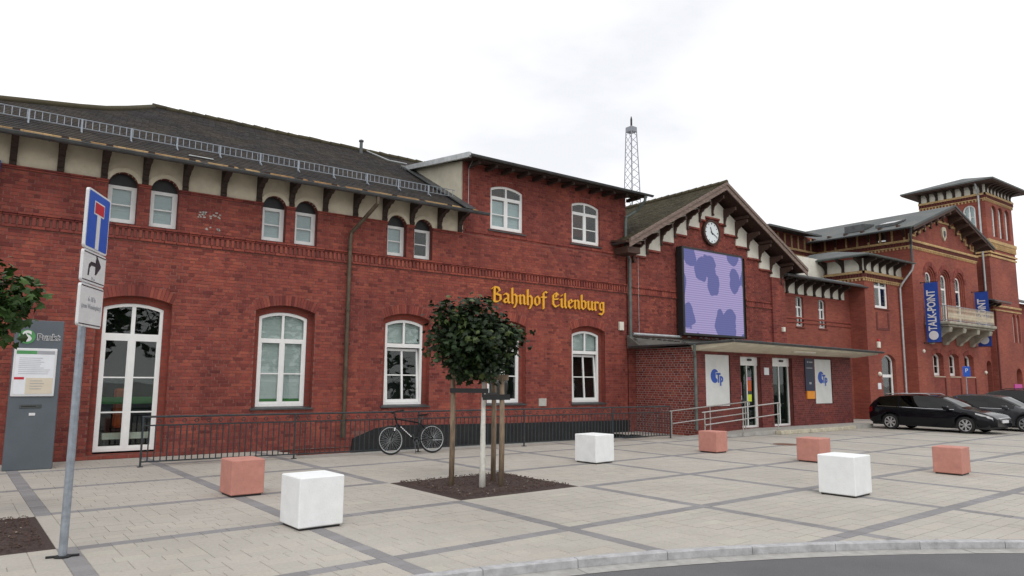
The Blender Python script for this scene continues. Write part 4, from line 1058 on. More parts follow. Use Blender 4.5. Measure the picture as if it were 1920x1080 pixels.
x.build('roof_boards', 'timber_brown', groof)
for s in (-1, 1):       # bargeboards in two layers
    e = RX0-.02 if s < 0 else RX1+.02
    x = MB(); x.prism([(e, gz_(e)-.26), (GC, GA-.26), (GC, GA+.035), (e, gz_(e)+.035)], RY0-.05, RY0-.005); x.prism([(e, gz_(e)-.07), (GC, GA-.07), (GC, GA+.05), (e, gz_(e)+.05)], RY0-.085, RY0-.052); x.build('bargeboard', 'bargeboard', groof)
x = MB(); p = RY0-.06
while p < RY1: x.tube([(GC,p,GA+.05+rg_.uniform(-.01,.01)),(GC,min(p+.38,RY1),GA+.04)], [.10,.09], 8); p += .37
x.build('ridge_tiles', 'tile_moss', groof, smooth=True)
x = MB(); gutter(x, (RX0-.06,RY1,gz_(RX0)-.06), (RX0-.06,RY0+.1,gz_(RX0)-.06), .06); x.build('eave_gutter', 'zinc', groof); x = MB(); gutter(x, (RX1+.06,RY0+.1,gz_(RX1)-.06), (RX1+.06,RY1,gz_(RX1)-.06), .06); x.build('eave_gutter', 'zinc', groof)
x = MB(); x.box(17.45, 18.05, 16.98, 17.64, 6.12, 6.34); slab(x, (17.3,16.92,6.52), (18.06,16.92,6.52), (18.06,17.66,6.62), (17.3,17.66,6.62), .07); x.build('eave_return', 'timber_brown', hall)
x = MB(); x.bbox(27.28,27.44,D1-.18,D1-.07,3.86,4.06,.015); x.build('alarm_box', 'plaster_white', hall)
x = MB(); x.tube([(18.6,D1-.05,3.3),(18.6,D1-.05,6.2)], .008, 5); x.build('lightning_wire', 'zinc_light', hall)
# clock
ck = thing('station_clock', (22.75, D1, 7.58), 'round white clock with dark frame high in the stepped gable', 'clock')
x = MB(); x.disc((22.75,D1+.0,7.58), (0,-1,0), [(.52,0),(.52,.13),(.44,.15),(.425,.10)], 40); x.build('case', 'timber_brown', ck)
x = MB(); x.disc((22.75,D1,7.58), (0,-1,0), [(.428,0),(.428,.102)], 40); x.build('face', 'clock_face', ck)
for k in range(12):
    x = MB(); A = k*math.pi/6; c_, s_ = math.sin(A), math.cos(A); r0, r1, w_ = .33, .39, .014 if k % 3 else .022
    x.prism([(22.75+c_*r0-s_*w_, 7.58+s_*r0+c_*w_), (22.75+c_*r0+s_*w_, 7.58+s_*r0-c_*w_), (22.75+c_*r1+s_*w_, 7.58+s_*r1-c_*w_), (22.75+c_*r1-s_*w_, 7.58+s_*r1+c_*w_)], D1-.108, D1-.1025); x.build('hour_mark', 'sign_black', ck)
def hand(A, l, w_, d, nm):
    c_, s_ = math.sin(A), math.cos(A); x = MB(); b = -.08
    x.prism([(22.75+c_*b-s_*w_, 7.58+s_*b+c_*w_), (22.75+c_*b+s_*w_, 7.58+s_*b-c_*w_), (22.75+c_*l+s_*w_*.6, 7.58+s_*l-c_*w_*.6), (22.75+c_*l-s_*w_*.6, 7.58+s_*l+c_*w_*.6)], D1-d-.006, D1-d); x.build(nm, 'sign_black', ck)
hand(R(-20), .23, .022, .112, 'hour_hand'); hand(R(118), .35, .016, .12, 'minute_hand')
# LED screen
sc_ = thing('video_screen', (22.55, 17.2, 3.5), 'large lilac video wall with blue blobs in a black frame above the canopy', 'screen')
SX0, SX1, SZ0, SZ1, SY = 20.70, 24.22, 3.52, 6.68, 17.28
x = MB(); x.bbox(SX0-.09,SX1+.09,SY+.0,SY+.30,SZ0-.09,SZ1+.09,.015); x.build('case', 'plastic_black', sc_)
x = MB(); x.poly([(SX0,SY-.004,SZ0),(SX1,SY-.004,SZ0),(SX1,SY-.004,SZ1),(SX0,SY-.004,SZ1)]); x.build('display', 'led', sc_)
for X_ in (21.4,22.5,23.6): x = MB(); x.box(X_-.05,X_+.05,SY+.29,D1+.34,SZ0+.2,SZ1-.2); x.build('mounting_rail', 'black', sc_)
# ================================================================ ENTRANCE PAVILION
D2 = 15.05; T2 = FY(D2); PX0, PX1 = 18.45, 28.05; TX = FX(PX0)
pav = thing('entrance_pavilion', (23, D2, 0), 'low brick entrance pavilion with projecting cream canopy and glass doors', 'building')
PO_ = [op(18.97,20.26,.92,2.64), op(20.83,21.98,.17,2.60), op(22.70,23.92,.17,2.60), op(25.42,26.62,.92,2.62)]
REC = op(23.98,25.28,.17,2.62)
wb = MB(); wall_sheet(wb, PX0, PX1, 0, 2.86, PO_, .009); pwall = wb.build('wall', 'mortar', pav, T=T2)
lay_bricks(bricks(PX0, PX1, 0, 2.85, PO_, rg_), T2, pwall, rg_, 120, lambda p: p.x < 21, 'brick_clinker')
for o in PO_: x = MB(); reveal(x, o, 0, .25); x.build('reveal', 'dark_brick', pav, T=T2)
wb = MB(); wall_sheet(wb, -17.66, -D2, -.5, 2.86, [], .009); swall = wb.build('flank_wall', 'concrete', pav, T=TX)
lay_bricks(bricks(-17.66, -D2, -.308, 2.85, [], rg_), TX, swall, rg_, 180)
x = MB(); x.box(-.2, PX1-PX0, .26, 2.5, .0, 2.86); x.build('core', 'room', pav, T=Matrix.Translation((PX0+.3, D2, 0)))
x = MB(); x.box(0, .02, .01, 2.6, 0, 2.86); x.build('right_flank', 'brick_wall', pav, T=Matrix.Translation((PX1-.02, D2, 0)))
for k, o in ((0, PO_[0]), (3, PO_[3])):
    pn = MB(); pn.bbox(o['u0']+.01, o['u1']-.01, .03, .09, o['z0']+.01, o['z1'] if 'z1' in o else o['zs']-.01, .008); pn = pn.build('window_panel', 'panel_white', pav, T=T2)
    c, z_ = (o['u0']+o['u1'])/2, 1.86
    lg = MB(); q = []
    for i in range(25):
        A = R(38)+R(284)*i/24; q.append((c-.14+.21*math.cos(A), z_+.06+.23*math.sin(A)))
    q += [(c-.14+.05, z_+.06-.05), (c-.14+.05, z_+.06+.03), (c+.02, z_+.10)]
    lg.prism(q, .026, .031); lg.build('logo_globe', 'logo_blue', pn, T=T2)
    for (mt, g_, d0) in (('panel_white', .016, .024), ('logo_blue', 0, .020)):
        q = MB(); q.box(c-.075-g_, c+.155+g_, d0, d0+.003, z_+.10-g_, z_+.165+g_); q.box(c+.01-g_, c+.08+g_, d0+.0005, d0+.0033, z_-.16-g_, z_+.10); q.build('logo_letter', mt, pn, T=T2)
        q = MB(); q.box(c+.115-g_, c+.185+g_, d0-.001, d0+.0022, z_-.26-g_, z_+.06+g_)
        for i_ in range(12):
            a_, b_ = math.pi*(-.5+i_/12), math.pi*(-.5+(i_+1)/12); r0_, r1_ = .038-g_*.5, .105+g_; cx_, cz_ = c+.185, z_-.045
            q.prism([(cx_+r0_*math.cos(a_), cz_+r0_*math.sin(a_)), (cx_+r1_*math.cos(a_), cz_+r1_*math.sin(a_)), (cx_+r1_*math.cos(b_), cz_+r1_*math.sin(b_)), (cx_+r0_*math.cos(b_), cz_+r0_*math.sin(b_))], d0-.0012, d0+.002)
        q.build('logo_letter', mt, pn, T=T2)
for k, o in ((1, PO_[1]), (2, PO_[2])):
    d_ = .16; u0, u1, z0, z1 = o['u0'], o['u1'], o['z0'], o['zs']
    x = MB(); x.box(u0, u1, d_-.03, d_+.1, 2.30, z1); x.box(u0, u0+.05, d_, d_+.08, z0, 2.30); x.box(u1-(.13 if k == 1 else .06), u1, d_, d_+.08, z0, 2.30); x.box(u0+.05, u1-.06, d_+.002, d_+.07, z0, z0+.07)
    c = (u0+u1)/2; x.box(c-.02, c+.02, d_+.003, d_+.06, z0+.07, 2.30)
    dr_ = x.build('sliding_door', 'window_white', pav, T=T2)
    for (a, b) in ((u0+.05, c-.02), (c+.02, u1-(.13 if k == 1 else .06))):
        g = MB(); g.box(a, b, d_+.03, d_+.038, z0+.07, 2.30); g.build('pane', 'glass_green', dr_, T=T2)
    g = MB(); g.bbox(c-.02, c+.18, d_-.10, d_-.03, 2.46, 2.53, .015); g.build('motion_sensor', 'black', dr_, T=T2)
    g = MB(); e = d_+.1; g.box(u0, u1, e+.05, e+.06, z0, 2.5); g.build('lobby_dark', 'room_light', dr_, T=T2)
    if k == 1:
        for (a, b, z0_, z1_, mt) in ((u0+.10,u0+.28,1.30,1.72,'pink_poster'),(u0+.10,u0+.28,1.12,1.27,'print_white'),(c+.03,c+.26,1.42,1.78,'orange'),(c+.03,c+.26,1.06,1.30,'yellow_poster'),(c+.05,c+.24,1.79,1.9,'pink_poster')):
            g = MB(); g.box(a, b, d_+.022, d_+.027, z0_, z1_); g.build('door_poster', mt, dr_, T=T2)
x = MB(); x.bbox(22.18,22.46,-.015,.008,1.98,2.24,.004); x.build('notice', 'print_white', pav, T=T2)
x = MB(); x.box(24.72,25.30,-.035,.008,1.42,2.62); x.build('timetable_board', 'dark_poster', pav, T=T2)
x = MB(); x.box(24.85,24.95,-.040,-.036,2.46,2.52); x.box(25.0,25.22,-.040,-.036,2.46,2.51); x.box(24.8,25.2,-.040,-.036,2.25,2.28); x.box(24.95,25.1,-.040,-.036,1.66,1.74); x.build('board_print', 'print_grey', pav, T=T2)
x = MB(); x.bbox(24.78,25.30,-.05,.008,1.12,1.41,.005); x.build('orange_plate', 'orange_sign', pav, T=T2)
# canopy: slab with chamfered corner, gutter, dark felt roof with moss clumps
CA, CB = (19.0,14.0), (28.5,14.1); CZ0, CZ1 = 3.05, 2.945
CP = [(18.28,15.06,2.93),(19.0,14.0,CZ0),(28.5,14.1,CZ1),(28.5,15.16,2.93)]
x = MB(); tp = [Vector(p)-Vector((0,0,.02)) for p in CP]; lo = [Vector((18.42,15.1,2.72)),Vector((19.02,14.06,CZ0-.13)),Vector((28.46,14.16,CZ1-.11)),Vector((28.46,15.1,2.72))]
x.add(tp+lo, [(0,1,5,4),(1,2,6,5),(2,3,7,6),(4,5,6,7),(0,4,7,3)]); x.build('canopy_soffit', 'soffit', pav)
x = MB(); e = [(18.22,15.06,2.95),(18.97,13.95,CZ0),(28.55,14.05,CZ1)]
x.add(e+[(28.55,17.6,3.32),(17.98,17.6,3.32),(17.98,17.0,2.93)]+[(p[0],p[1],p[2]-.03) for p in e]+[(28.55,17.6,2.86),(17.98,17.6,2.86),(17.98,17.0,2.88)], [(0,1,2,3,4,5),(0,6,7,1),(1,7,8,2),(2,8,9,3),(5,11,6,0),(4,10,11,5),(6,11,10,9,8,7)])
prf = x.build('roof', 'roof_edge', pav)
x = MB(); gutter(x, (18.95,13.90,CZ0), (28.6,14.0,CZ1), .07); x.build('gutter', 'zinc', prf); x = MB(); gutter(x, (18.17,15.02,2.95), (18.95,13.90,CZ0), .07); x.build('gutter', 'zinc', prf); x = MB(); gutter(x, (17.95,17.5,2.93), (18.17,15.02,2.95), .05); x.build('gutter', 'zinc', prf)
x = MB()
for k in range(120):
    s = rg_.random(); y_ = rg_.uniform(0,.9)**2; X_ = CA[0]+(CB[0]-CA[0])*s; Y_ = CA[1]+(CB[1]-CA[1])*s+y_*3; z_ = CZ0+(CZ1-CZ0)*s+y_*3*.09; r_ = rg_.uniform(.03,.085)
    x.disc((X_,Y_,z_), (0,0,1), [(r_,-.01),(r_*.9,r_*.3),(r_*.5,r_*.55),(0,r_*.6)], 7)
for k in range(40):
    Y_ = rg_.uniform(15.2,17.4); r_ = rg_.uniform(.03,.07); x.disc((18.05+rg_.uniform(0,.2),Y_,2.96+(Y_-15.0)*.12), (0,0,1), [(r_,-.01),(r_*.9,r_*.3),(r_*.5,r_*.55),(0,r_*.6)], 7)
x.build('moss_clumps', 'tile_dark', prf, kind='stuff')
x = MB(); x.tube([(18.2,17.5,3.37),(20.7,17.5,3.37)], .05, 8); x.build('roof_pipe', 'zinc_light', prf)
x = MB(); x.bbox(23.0,24.4,14.35,14.5,2.77,2.86,.02); x.build('canopy_lamp', 'plaster_white', pav)
x = MB(); x.tube([(18.25,14.88,2.92),(18.25,14.9,2.7),(18.36,14.97,2.5),(18.36,14.97,.2)], .05, 10); x.build('downpipe', 'copper_green', pav)
# landing, ramp, steps
ld = thing('entrance_landing', (24, 14.6, 0), 'raised stone landing with ramp in front of the station doors', 'landing')
x = MB(); x.box(21.4,28.0,14.25,D2+.15,0,.155); x.build('slab', 'concrete', ld)
x = MB(); x.prism([(17.0,.003),(21.395,.003),(21.395,.153),(17.0,.006)], 14.25, D2+.0, axis='y'); x.build('ramp', 'concrete', ld)
x = MB(); p = 21.5
for k in range(9):
    l = rg_.uniform(.5,.68); x = MB(); x.bbox(p, min(p+l-.012, 27.3), 14.02+.04*k+rg_.uniform(-.015,.015)-.04*min(k,4), 14.245, .0, .125+rg_.uniform(-.006,.006), .012); x.build('step_stone', 'step_stone', ld); p += l
    if p > 27.2: break
def handrail(name, label, pts, posts, y):
    t_ = thing(name, (pts[0][0], y, 0), label, 'handrail', 'stainless handrails on the ramp')
    (xa, za), (xb, zb) = pts
    f = lambda X_: za+(zb-za)*(X_-xa)/(xb-xa)
    x = MB(); x.tube([(xa,y,f(xa)),(xb,y,f(xb)),(xb+.03,y,f(xb)-.03),(xb+.03,y,f(xb)-.12)], .021, 10); x.build('top_rail', 'stainless', t_)
    x = MB(); x.tube([(xa+.06,y-.06,f(xa)-.37),(xb-.1,y-.06,f(xb)-.37)], .018, 10); x.build('lower_rail', 'stainless', t_)
    for q in posts:
        x = MB(); x.tube([(q,y,f(q)-.02),(q,y,-.02)], .02, 10); x.tube([(q,y,f(q)-.42),(q,y-.06,f(q)-.42),(q,y-.06,f(q)-.37)], .008, 6); x.build('post', 'stainless', t_)
handrail('handrail', 'stainless steel ramp handrail nearest the brick pavilion', ((16.96,.83),(20.95,1.07)), (17.05,18.9,20.75), 14.86)
handrail('handrail', 'stainless steel ramp handrail nearest the pink cubes', ((17.67,.80),(21.75,1.045)), (17.8,19.7,21.62), 14.2)
# ================================================================ LINK BUILDINGS
rv_ = random.Random(44)
def yellow_cornice(par, T, u0, u1, z, name='cornice'):
    """yellow and red corbelled cornice, top at z+.42"""
    y_ = MB(); y_.box(u0, u1, -.12, .01, z+.30, z+.42); y_.box(u0, u1, -.06, .01, z+.06, z+.12)
    p = u0+.02
    while p < u1-.06: y_.box(p, p+.075, -.055, .01, z-.06, z+.058); p += .19
    y_.build(name, 'brick_yellow', par, T=T)
    r_ = MB(); r_.box(u0, u1, -.03, .01, z+.12, z+.30); p = u0+.02
    while p < u1-.04: r_.box(p, p+.07, -.09, -.03, z+.12, z+.298); p += .15
    r_.build(name+'_dentils', 'dark_brick', par, T=T)
def brackets_row(par, me, T, us, z, name='bracket'):
    rot = T.to_euler().z
    for u in us: place(name, me, par, T @ Vector((u, -.03, z)), rot)
def vbracket(depth, h, name):
    mb = MB(); mb.merge(MB())
    b = bracket_mesh(depth, h, .12, name, 'timber_dark', False); return b
# -- annex between hall and corner block
D3 = 18.2; T3 = FY(D3)
anx = thing('link_building', (31, D3, 0), 'narrow brick link with slim white windows and bracketed slate eave right of the gable', 'building')
AO = [op(29.42,30.05,4.25,5.55,.12), op(31.30,31.93,4.25,5.52,.12)]
x = MB(); wall_sheet(x, 27.65, 34.1, 0, 6.3, AO, 0)
for o in AO: reveal(x, o, 0, .12)
x.build('wall', 'brick_wall_villa', anx, T=T3)
for o in AO: window(anx, T3, o, d=.10, fr=.06, transom=5.10, mull=True, bars=(4.72,), depth=.4, sill='dark_brick', sillw=.04, mw=.05, tr_h=.08)
x = MB(); 
for (a, b, pr) in ((5.60,5.66,.025),(4.58,4.66,.04),(4.40,4.46,.04)): x = MB(); x.box(27.66,34.1,-pr,.01,a,b); x.build('string_course', 'mid_brick', anx, T=T3)
x = MB(); x.box(27.66, 33.6, -.03, .01, 5.72, 6.32); x.build('plaster_band', 'plaster_white', anx, T=T3)
bm = bracket_mesh(.55, .62, .13, 'bracket', 'timber_dark', False)
brackets_row(anx, bm, T3, [27.95+.74*i for i in range(8)], 6.32)
x = MB(); slab(x, (27.5,17.42,6.42), (34.25,17.42,6.42), (34.25,20.2,7.2), (27.5,20.2,7.2), .09); x.build('roof', 'slate', anx)
x = MB(); slab(x, (31.4,17.46,6.44), (34.2,17.46,6.44), (34.2,18.0,6.60), (31.4,18.0,6.60), .012); x.build('roof_flashing', 'galv', anx)
x = MB(); gutter(x, (27.5,17.36,6.34), (34.3,17.36,6.34), .06); x.build('gutter', 'zinc', anx)
x = MB(); x.box(27.65,34.1,.25,4,0,6.3); x.build('core', 'room', anx, T=T3)
x = MB(); x.box(30.6, 34.0, 19.4, 19.6, 6.5, 7.9); x.build('white_gable_wall', 'plaster_white', anx)
# -- corner block (annex 2)
D4 = 17.4; X4 = 34.1; T4 = FY(D4); T4x = FX(X4)
cb = thing('corner_building', (36, D4, 0), 'small brick corner block with white panelled eaves and yellow brick cornice', 'building')
CO = [op(35.02,36.36,5.40,6.72,.16), op(35.35,36.75,.15,2.85,.28)]
x = MB(); wall_sheet(x, X4, 37.9, 0, 7.2, CO, 0)
for o in CO: reveal(x, o, 0, .20 if o is CO[1] else .10)
x.build('wall', 'brick_wall_villa', cb, T=T4)
x = MB(); x.poly([(-20.5,0,0),(-D4,0,0),(-D4,0,7.2),(-20.5,0,7.2)]); x.build('flank_wall', 'brick_wall_villa', cb, T=T4x)
window(cb, T4, CO[0], d=.07, fr=.09, transom=6.40, mull=True, bars=(), depth=.4, sill='dark_brick', sillw=.05, mw=.12, tr_h=.12)
x = MB(); x.box(35.05,36.35,-.02,.01,4.30,4.42); x.box(35.05,35.2,-.02,.01,4.42,5.2); x.box(36.2,36.35,-.02,.01,4.42,5.2); x.build('sunk_panel_frame', 'dark_brick', cb, T=T4)
# glazed side door
i = dict(CO[1]); i['u0'] += .05; i['u1'] -= .05; W = window(cb, T4, i, d=.16, fr=.09, transom=2.0, mull=False, bars=(.75,), depth=.4, sill=None, tr_h=.14)
x = MB(); x.box(i['u0']+.09, i['u1']-.09, .165, .20, .24, .74); x.build('door_panel', 'window_white', W, T=T4)
for T_, u0, u1 in ((T4, X4-.12, 37.88), (T4x, -20.5, -D4+.115)): yellow_cornice(cb, T_, u0, u1, 6.72)
x = MB(); x.box(X4-.03,37.88,-.035,.01,7.15,7.76); x.build('plaster_band', 'plaster_white', cb, T=T4)
x = MB(); x.box(-20.5,-D4+.03,-.035,.01,7.15,7.76); x.build('plaster_band', 'plaster_white', cb, T=T4x)
bc = bracket_mesh(.6, .62, .13, 'bracket', 'timber_dark', False)
brackets_row(cb, bc, T4, [34.15,34.85,35.6,36.35,37.1], 7.76); brackets_row(cb, bc, T4x, [-17.5,-18.4,-19.3,-20.2], 7.76)
x = MB(); A, B, C_, E_ = (33.4,16.72,7.86), (37.9,16.72,7.86), (37.9,19.5,8.5), (35.2,19.5,8.5)
slab(x, A, B, C_, E_, .08); slab(x, (33.4,20.8,7.86), A, E_, (35.2,20.8,8.5), .08); x.build('roof', 'slate', cb)
x = MB(); gutter(x, (33.35,16.66,7.80), (37.85,16.66,7.80), .065); gutter(x, (33.34,20.8,7.80), (33.34,16.66,7.80), .065); x.build('gutter', 'copper_green', cb)
x = MB(); x.tube([(37.72,16.68,7.74),(37.70,16.75,7.45),(37.5,17.2,6.75),(37.48,17.30,6.55),(37.48,17.30,.4)], .05, 10); x.build('downpipe', 'zinc_light', cb)
x = MB(); x.box(X4+.05,37.9,.45,3,0,7.1); x.build('core', 'room', cb, T=T4)
x = MB(); x.bbox(34.95,35.18,-.10,.005,3.42,3.72,.02); x.build('alarm_box', 'plaster_white', cb, T=T4)
x = MB(); x.bbox(35.0,35.14,-.09,.005,3.74,3.84,.02); x.build('alarm_beacon', 'sign_red', cb, T=T4)
x = MB(); x.disc((35.05,D4,2.15), (0,-1,0), [(.11,0),(.11,.05),(.07,.10),(0,.12)], 14); x.build('wall_lamp', 'plaster_white', cb)
x = MB(); x.bbox(34.85,35.15,-.02,.005,1.42,1.72,.004); x.build('notice', 'print_white', cb, T=T4)
# ================================================================ VILLA WITH STEPPED GABLE
D5, X5, X5b = 16.85, 37.9, 46.0; T5, T5x = FY(D5), FX(X5); VC, VS, VA = 41.85, .36, 11.35
vl = thing('gabled_villa', (42, D5, 0), 'tall brick villa with balcony, triple arched windows and yellow corbelled gable', 'building')
def vz_(u): return VA-VS*abs(u-VC)
vt = lambda u: vz_(u)-.22
vt.bp = [VC]
TA = [op(c-.62,c+.62,4.9,7.25,.62) for c in (39.95,41.72,43.5)]
LW = [op(c-.58,c+.62,2.12,3.12,.2) for c in (40.2,42.08,43.98)]
VD = [op(45.05,45.75,.2,2.8,.22)]
x = MB(); wall_sheet(x, X5, X5b, 0, vt, TA+LW, 0)
for o in TA:
    reveal(x, o, 0, .055); i = o
    for k, (ins, dd) in enumerate(((.10,.055),(.20,.11),(.30,.165))):
        i = dict(o); i['u0'] += ins; i['u1'] -= ins; i['rise'] = .62-ins; pa = outline(dict(o, u0=o['u0']+ins-.10, u1=o['u1']-ins+.10, rise=.62-ins+.10), 12); pb = outline(i, 12)
        for q in range(1, len(pa)):
            a, b, c, d_ = pa[q], pa[(q+1)%len(pa)], pb[(q+1)%len(pb)], pb[q]; x.poly([(a[0],dd,a[1]),(b[0],dd,b[1]),(c[0],dd,c[1]),(d_[0],dd,d_[1])][::-1])
        reveal(x, i, dd, dd+.055)
    window(vl, T5, i, d=.17, fr=.06, transom=6.75, mull=False, bars=(6.0,), depth=.45, sill=None, tr_h=.10)
for o in LW:
    reveal(x, o, 0, .27); i = dict(o); window(vl, T5, dict(i, rise=.2), d=.25, fr=.10, mull=True, bars=(2.62,), transom=None, depth=.4, sill='plaster_cream', sillw=.0, mw=.06)
vw = x.build('wall', 'brick_wall_villa', vl, T=T5)
for o in LW:    # recessed panels below the ground-floor windows
    q = MB(); q.box(o['u0'], o['u1'], -.004, .0, .2, 1.98); q.build('sunk_panel', 'brick_wall', vl, T=T5)
    q = MB(); q.box(o['u1'], o['u1']+.10, -.05, -.001, .2, 2.0); q.build('pier_edge', 'dark_brick', vl, T=T5)
    q = MB(); voussoirs(q, o, .22, -.02, .1, rs=rv_); q.build('arch', 'brick', vl, T=T5)
for o in TA:
    q = MB(); voussoirs(q, o, .24, -.02, .05, rs=rv_); q.build('arch', 'brick', vl, T=T5)
x = MB(); x.poly([(-24,0,0),(-D5,0,0),(-D5,0,9.9),(-24,0,9.9)]); x.build('flank_wall', 'brick_wall_villa', vl, T=T5x)
x = MB(); x.box(X5+.5, X5b-.2, .9, 7, 0, 9.7); x.build('core', 'room', vl, T=T5)
for T_, u0, u1 in ((T5, X5-.12, X5b), (T5x, -24, -D5+.115)): yellow_cornice(vl, T_, u0, u1, 8.66)
# stepped yellow corbels in the gable
for k in range(5):
    for s in (-1, 1):
        a = VC+s*(1.0+k*.62); z_ = 10.42-k*.26; q = MB(); w_ = .60
        u0, u1 = (a, a+w_) if s > 0 else (a-w_, a)
        q.box(u0, u1, -.05, .01, z_-.10, z_); e = u1-.09 if s > 0 else u0
        q.box(e, e+.09, -.05, .01, z_-.36, z_-.10)
        q.box(u0+.25, u0+.34, -.05, .01, z_, vt(a+s*w_)-.05); q.build('gable_corbel', 'brick_yellow', vl, T=T5)
q = MB(); q.box(VC-1.0, VC+1.0, -.05, .01, 10.42, 10.54); q.box(VC-.05, VC+.05, -.05, .01, 10.54, vt(VC)-.1); q.build('gable_corbel', 'brick_yellow', vl, T=T5)
q = MB()
for k in range(7):
    for s in (-1, 1):
        c = VC+s*(.75+k*.6); q.box(c-.2, c+.2, .02, .04, 9.25, vt(c)-.1)
# emblem
em = MB(); em.prism([(VC-.26,10.05),(VC-.20,10.2),(VC,10.25),(VC+.20,10.2),(VC+.26,10.05),(VC+.22,9.7),(VC,9.45),(VC-.22,9.7)], -.08, .005); em.build('emblem', 'stone_emblem', vl, T=T5)
em = MB(); em.prism([(VC-.1,10.02),(VC+.1,10.02),(VC+.12,9.8),(VC,9.62),(VC-.12,9.8)], -.10, -.081); em.build('emblem_charge', 'sign_black', vl, T=T5)
# loggia zone below the eaves on the flank: yellow pilasters between dark fields
for u in [-17.1-.62*i for i in range(11)]:
    q = MB(); q.box(u-.05, u+.05, -.06, .01, 9.08, 9.75); q.build('eave_pilaster', 'brick_yellow', vl, T=T5x)
q = MB(); q.box(-24, -D5, -.01, .012, 9.08, 9.76); q.build('eave_field', 'dark_brick', vl, T=T5x)
q = MB(); q.box(-18.45,-18.05,-.03,-.008,9.15,9.65); q.build('attic_window', 'glass_roof', vl, T=T5x)
q = MB()
for dx in (0,): q.box(-18.52,-18.45,-.04,0,9.1,9.7); q.box(-18.05,-17.98,-.04,0,9.1,9.7)
q.build('attic_window_frame', 'timber_dark', vl, T=T5x)
eb = bracket_mesh(.75, .55, .10, 'bracket', 'timber_brown', False)
brackets_row(vl, eb, T5x, [-17.1-.93*i for i in range(6)], 9.78)
gbk = bracket_mesh(.75, .6, .10, 'gable_bracket', 'timber_brown', False)
for k in range(-5, 6): place('gable_bracket', gbk, vl, (VC+k*.78, D5-.02, vz_(VC+k*.78)-.24))
VX0, VX1, VY0, VY1 = 36.85, 46.85, 16.15, 25
x = MB(); slab(x, (VX0,VY1,vz_(VX0)), (VX0,VY0,vz_(VX0)), (VC,VY0,VA), (VC,VY1,VA), .06); slab(x, (VX1,VY0,vz_(VX1)), (VX1,VY1,vz_(VX1)), (VC,VY1,VA), (VC,VY0,VA), .06)
vroof = x.build('roof', 'slate', vl)
x = MB()
for s in (-1, 1):
    e = VX0+.04 if s < 0 else VX1-.04
    slab(x, (e,VY0+.06,vz_(e)-.065), (VC,VY0+.06,VA-.065), (VC,VY1,VA-.065), (e,VY1,vz_(e)-.065), .05)
    x.prism([(e,vz_(e)-.24),(VC,VA-.24),(VC,VA-.065),(e,vz_(e)-.065)], VY0+.01, VY0+.055)
x.build('roof_boards', 'timber_brown', vroof)
x = MB()
for s in (-1, 1):
    e = VX0-.02 if s < 0 else VX1+.02
    x.prism([(e,vz_(e)-.09),(VC,VA-.09),(VC,VA+.03),(e,vz_(e)+.03)], VY0-.03, VY0-.002)
x.build('verge', 'slate', vroof)
x = MB(); gutter(x, (VX0-.05,VY1,vz_(VX0)-.05), (VX0-.05,VY0+.1,vz_(VX0)-.05), .065); x.build('gutter', 'zinc', vroof)
for (ya, yb, xa, xb, lift) in ((20.2,19.15,37.75,39.0,.32),(18.55,17.5,37.85,39.1,.10)):
    fr_ = MB(); za, zb = vz_(xa), vz_(xb); q = [(xa,ya,za+.03),(xa,yb,za+.03),(xb,yb,zb+.03+0),(xb,ya,zb+.03)]
    lo = [Vector(p) for p in q]; hi = [lo[0]+Vector((0,0,.05+lift)), lo[1]+Vector((0,0,.05+lift)), lo[2]+Vector((0,0,.06)), lo[3]+Vector((0,0,.06))]
    c_ = sum(hi, Vector())/4; inn = [c_+(p-c_)*.86 for p in hi]
    fr_.add(hi+inn+lo, [(0,1,5,4),(1,2,6,5),(2,3,7,6),(3,0,4,7),(1,2,10,9),(3,0,8,11),(0,1,9,8)]); fo = fr_.build('skylight', 'zinc', vroof)
    pn = MB(); pn.poly([p-Vector((0,0,.006)) for p in inn]); pn.build('pane', 'glass_roof', fo)
    pn = MB(); pn.poly([p+Vector((0,0,.004)) for p in lo]); pn.build('well', 'room', fo)
x = MB(); x.tube([(36.9,16.3,9.5),(37.2,16.5,9.2),(37.78,16.75,8.8),(37.80,16.75,7.9)], .06, 10); x.build('downpipe', 'zinc', vl)
# balcony
bx0, bx1, by0, bz = 39.05, 44.75, 15.75, 4.86
x = MB(); x.bbox(bx0-.1,bx1+.1,by0-.1,D5+.01,bz-.16,bz,.03); x.bbox(bx0,bx1,by0,D5+.01,bz-.26,bz-.165,.02); bal = x.build('balcony', 'balcony_stone', vl)
cm = MB(); pts = [(0,0),(-1.02,0),(-1.06,-.08),(-1.02,-.26),(-.82,-.30),(-.62,-.40),(-.42,-.60),(-.22,-.72),(-.16,-.84),(-.05,-.86),(0,-.80)]; cm.prism(pts, -.17, .17, axis='x'); cm = cm.mesh('console', 'balcony_stone')
for X_ in (39.4,41.05,42.75,44.4): place('console', cm, bal, (X_, D5, bz-.265))
x = MB(); rl_ = lambda z_: x.tube([(bx0,D5,z_),(bx0,by0,z_),(bx1,by0,z_),(bx1,D5,z_)], .018, 6)
rl_(bz+.06); rl_(bz+.78)
bal_rail = x.build('balcony_rail', 'mast_steel', bal)
x = MB(); n = 60
for k in range(n+1):
    X_ = bx0+(bx1-bx0)*k/n; x.tube([(X_,by0,bz+.06),(X_,by0,bz+.78)], .010, 4); 
    if k < n: x.torus((X_+(bx1-bx0)/n/2,by0,bz+.62), (0,1,0), .038, .008, 8, 4); x.tube([(X_,by0,bz+.1),(X_+(bx1-bx0)/n,by0,bz+.5)], .007, 4); x.tube([(X_+(bx1-bx0)/n,by0,bz+.1),(X_,by0,bz+.5)], .007, 4)
for k in range(1, 11):
    for X_ in (bx0, bx1): x.tube([(X_,by0+(D5-by0)*k/11,bz+.06),(X_,by0+(D5-by0)*k/11,bz+.78)], .010, 4)
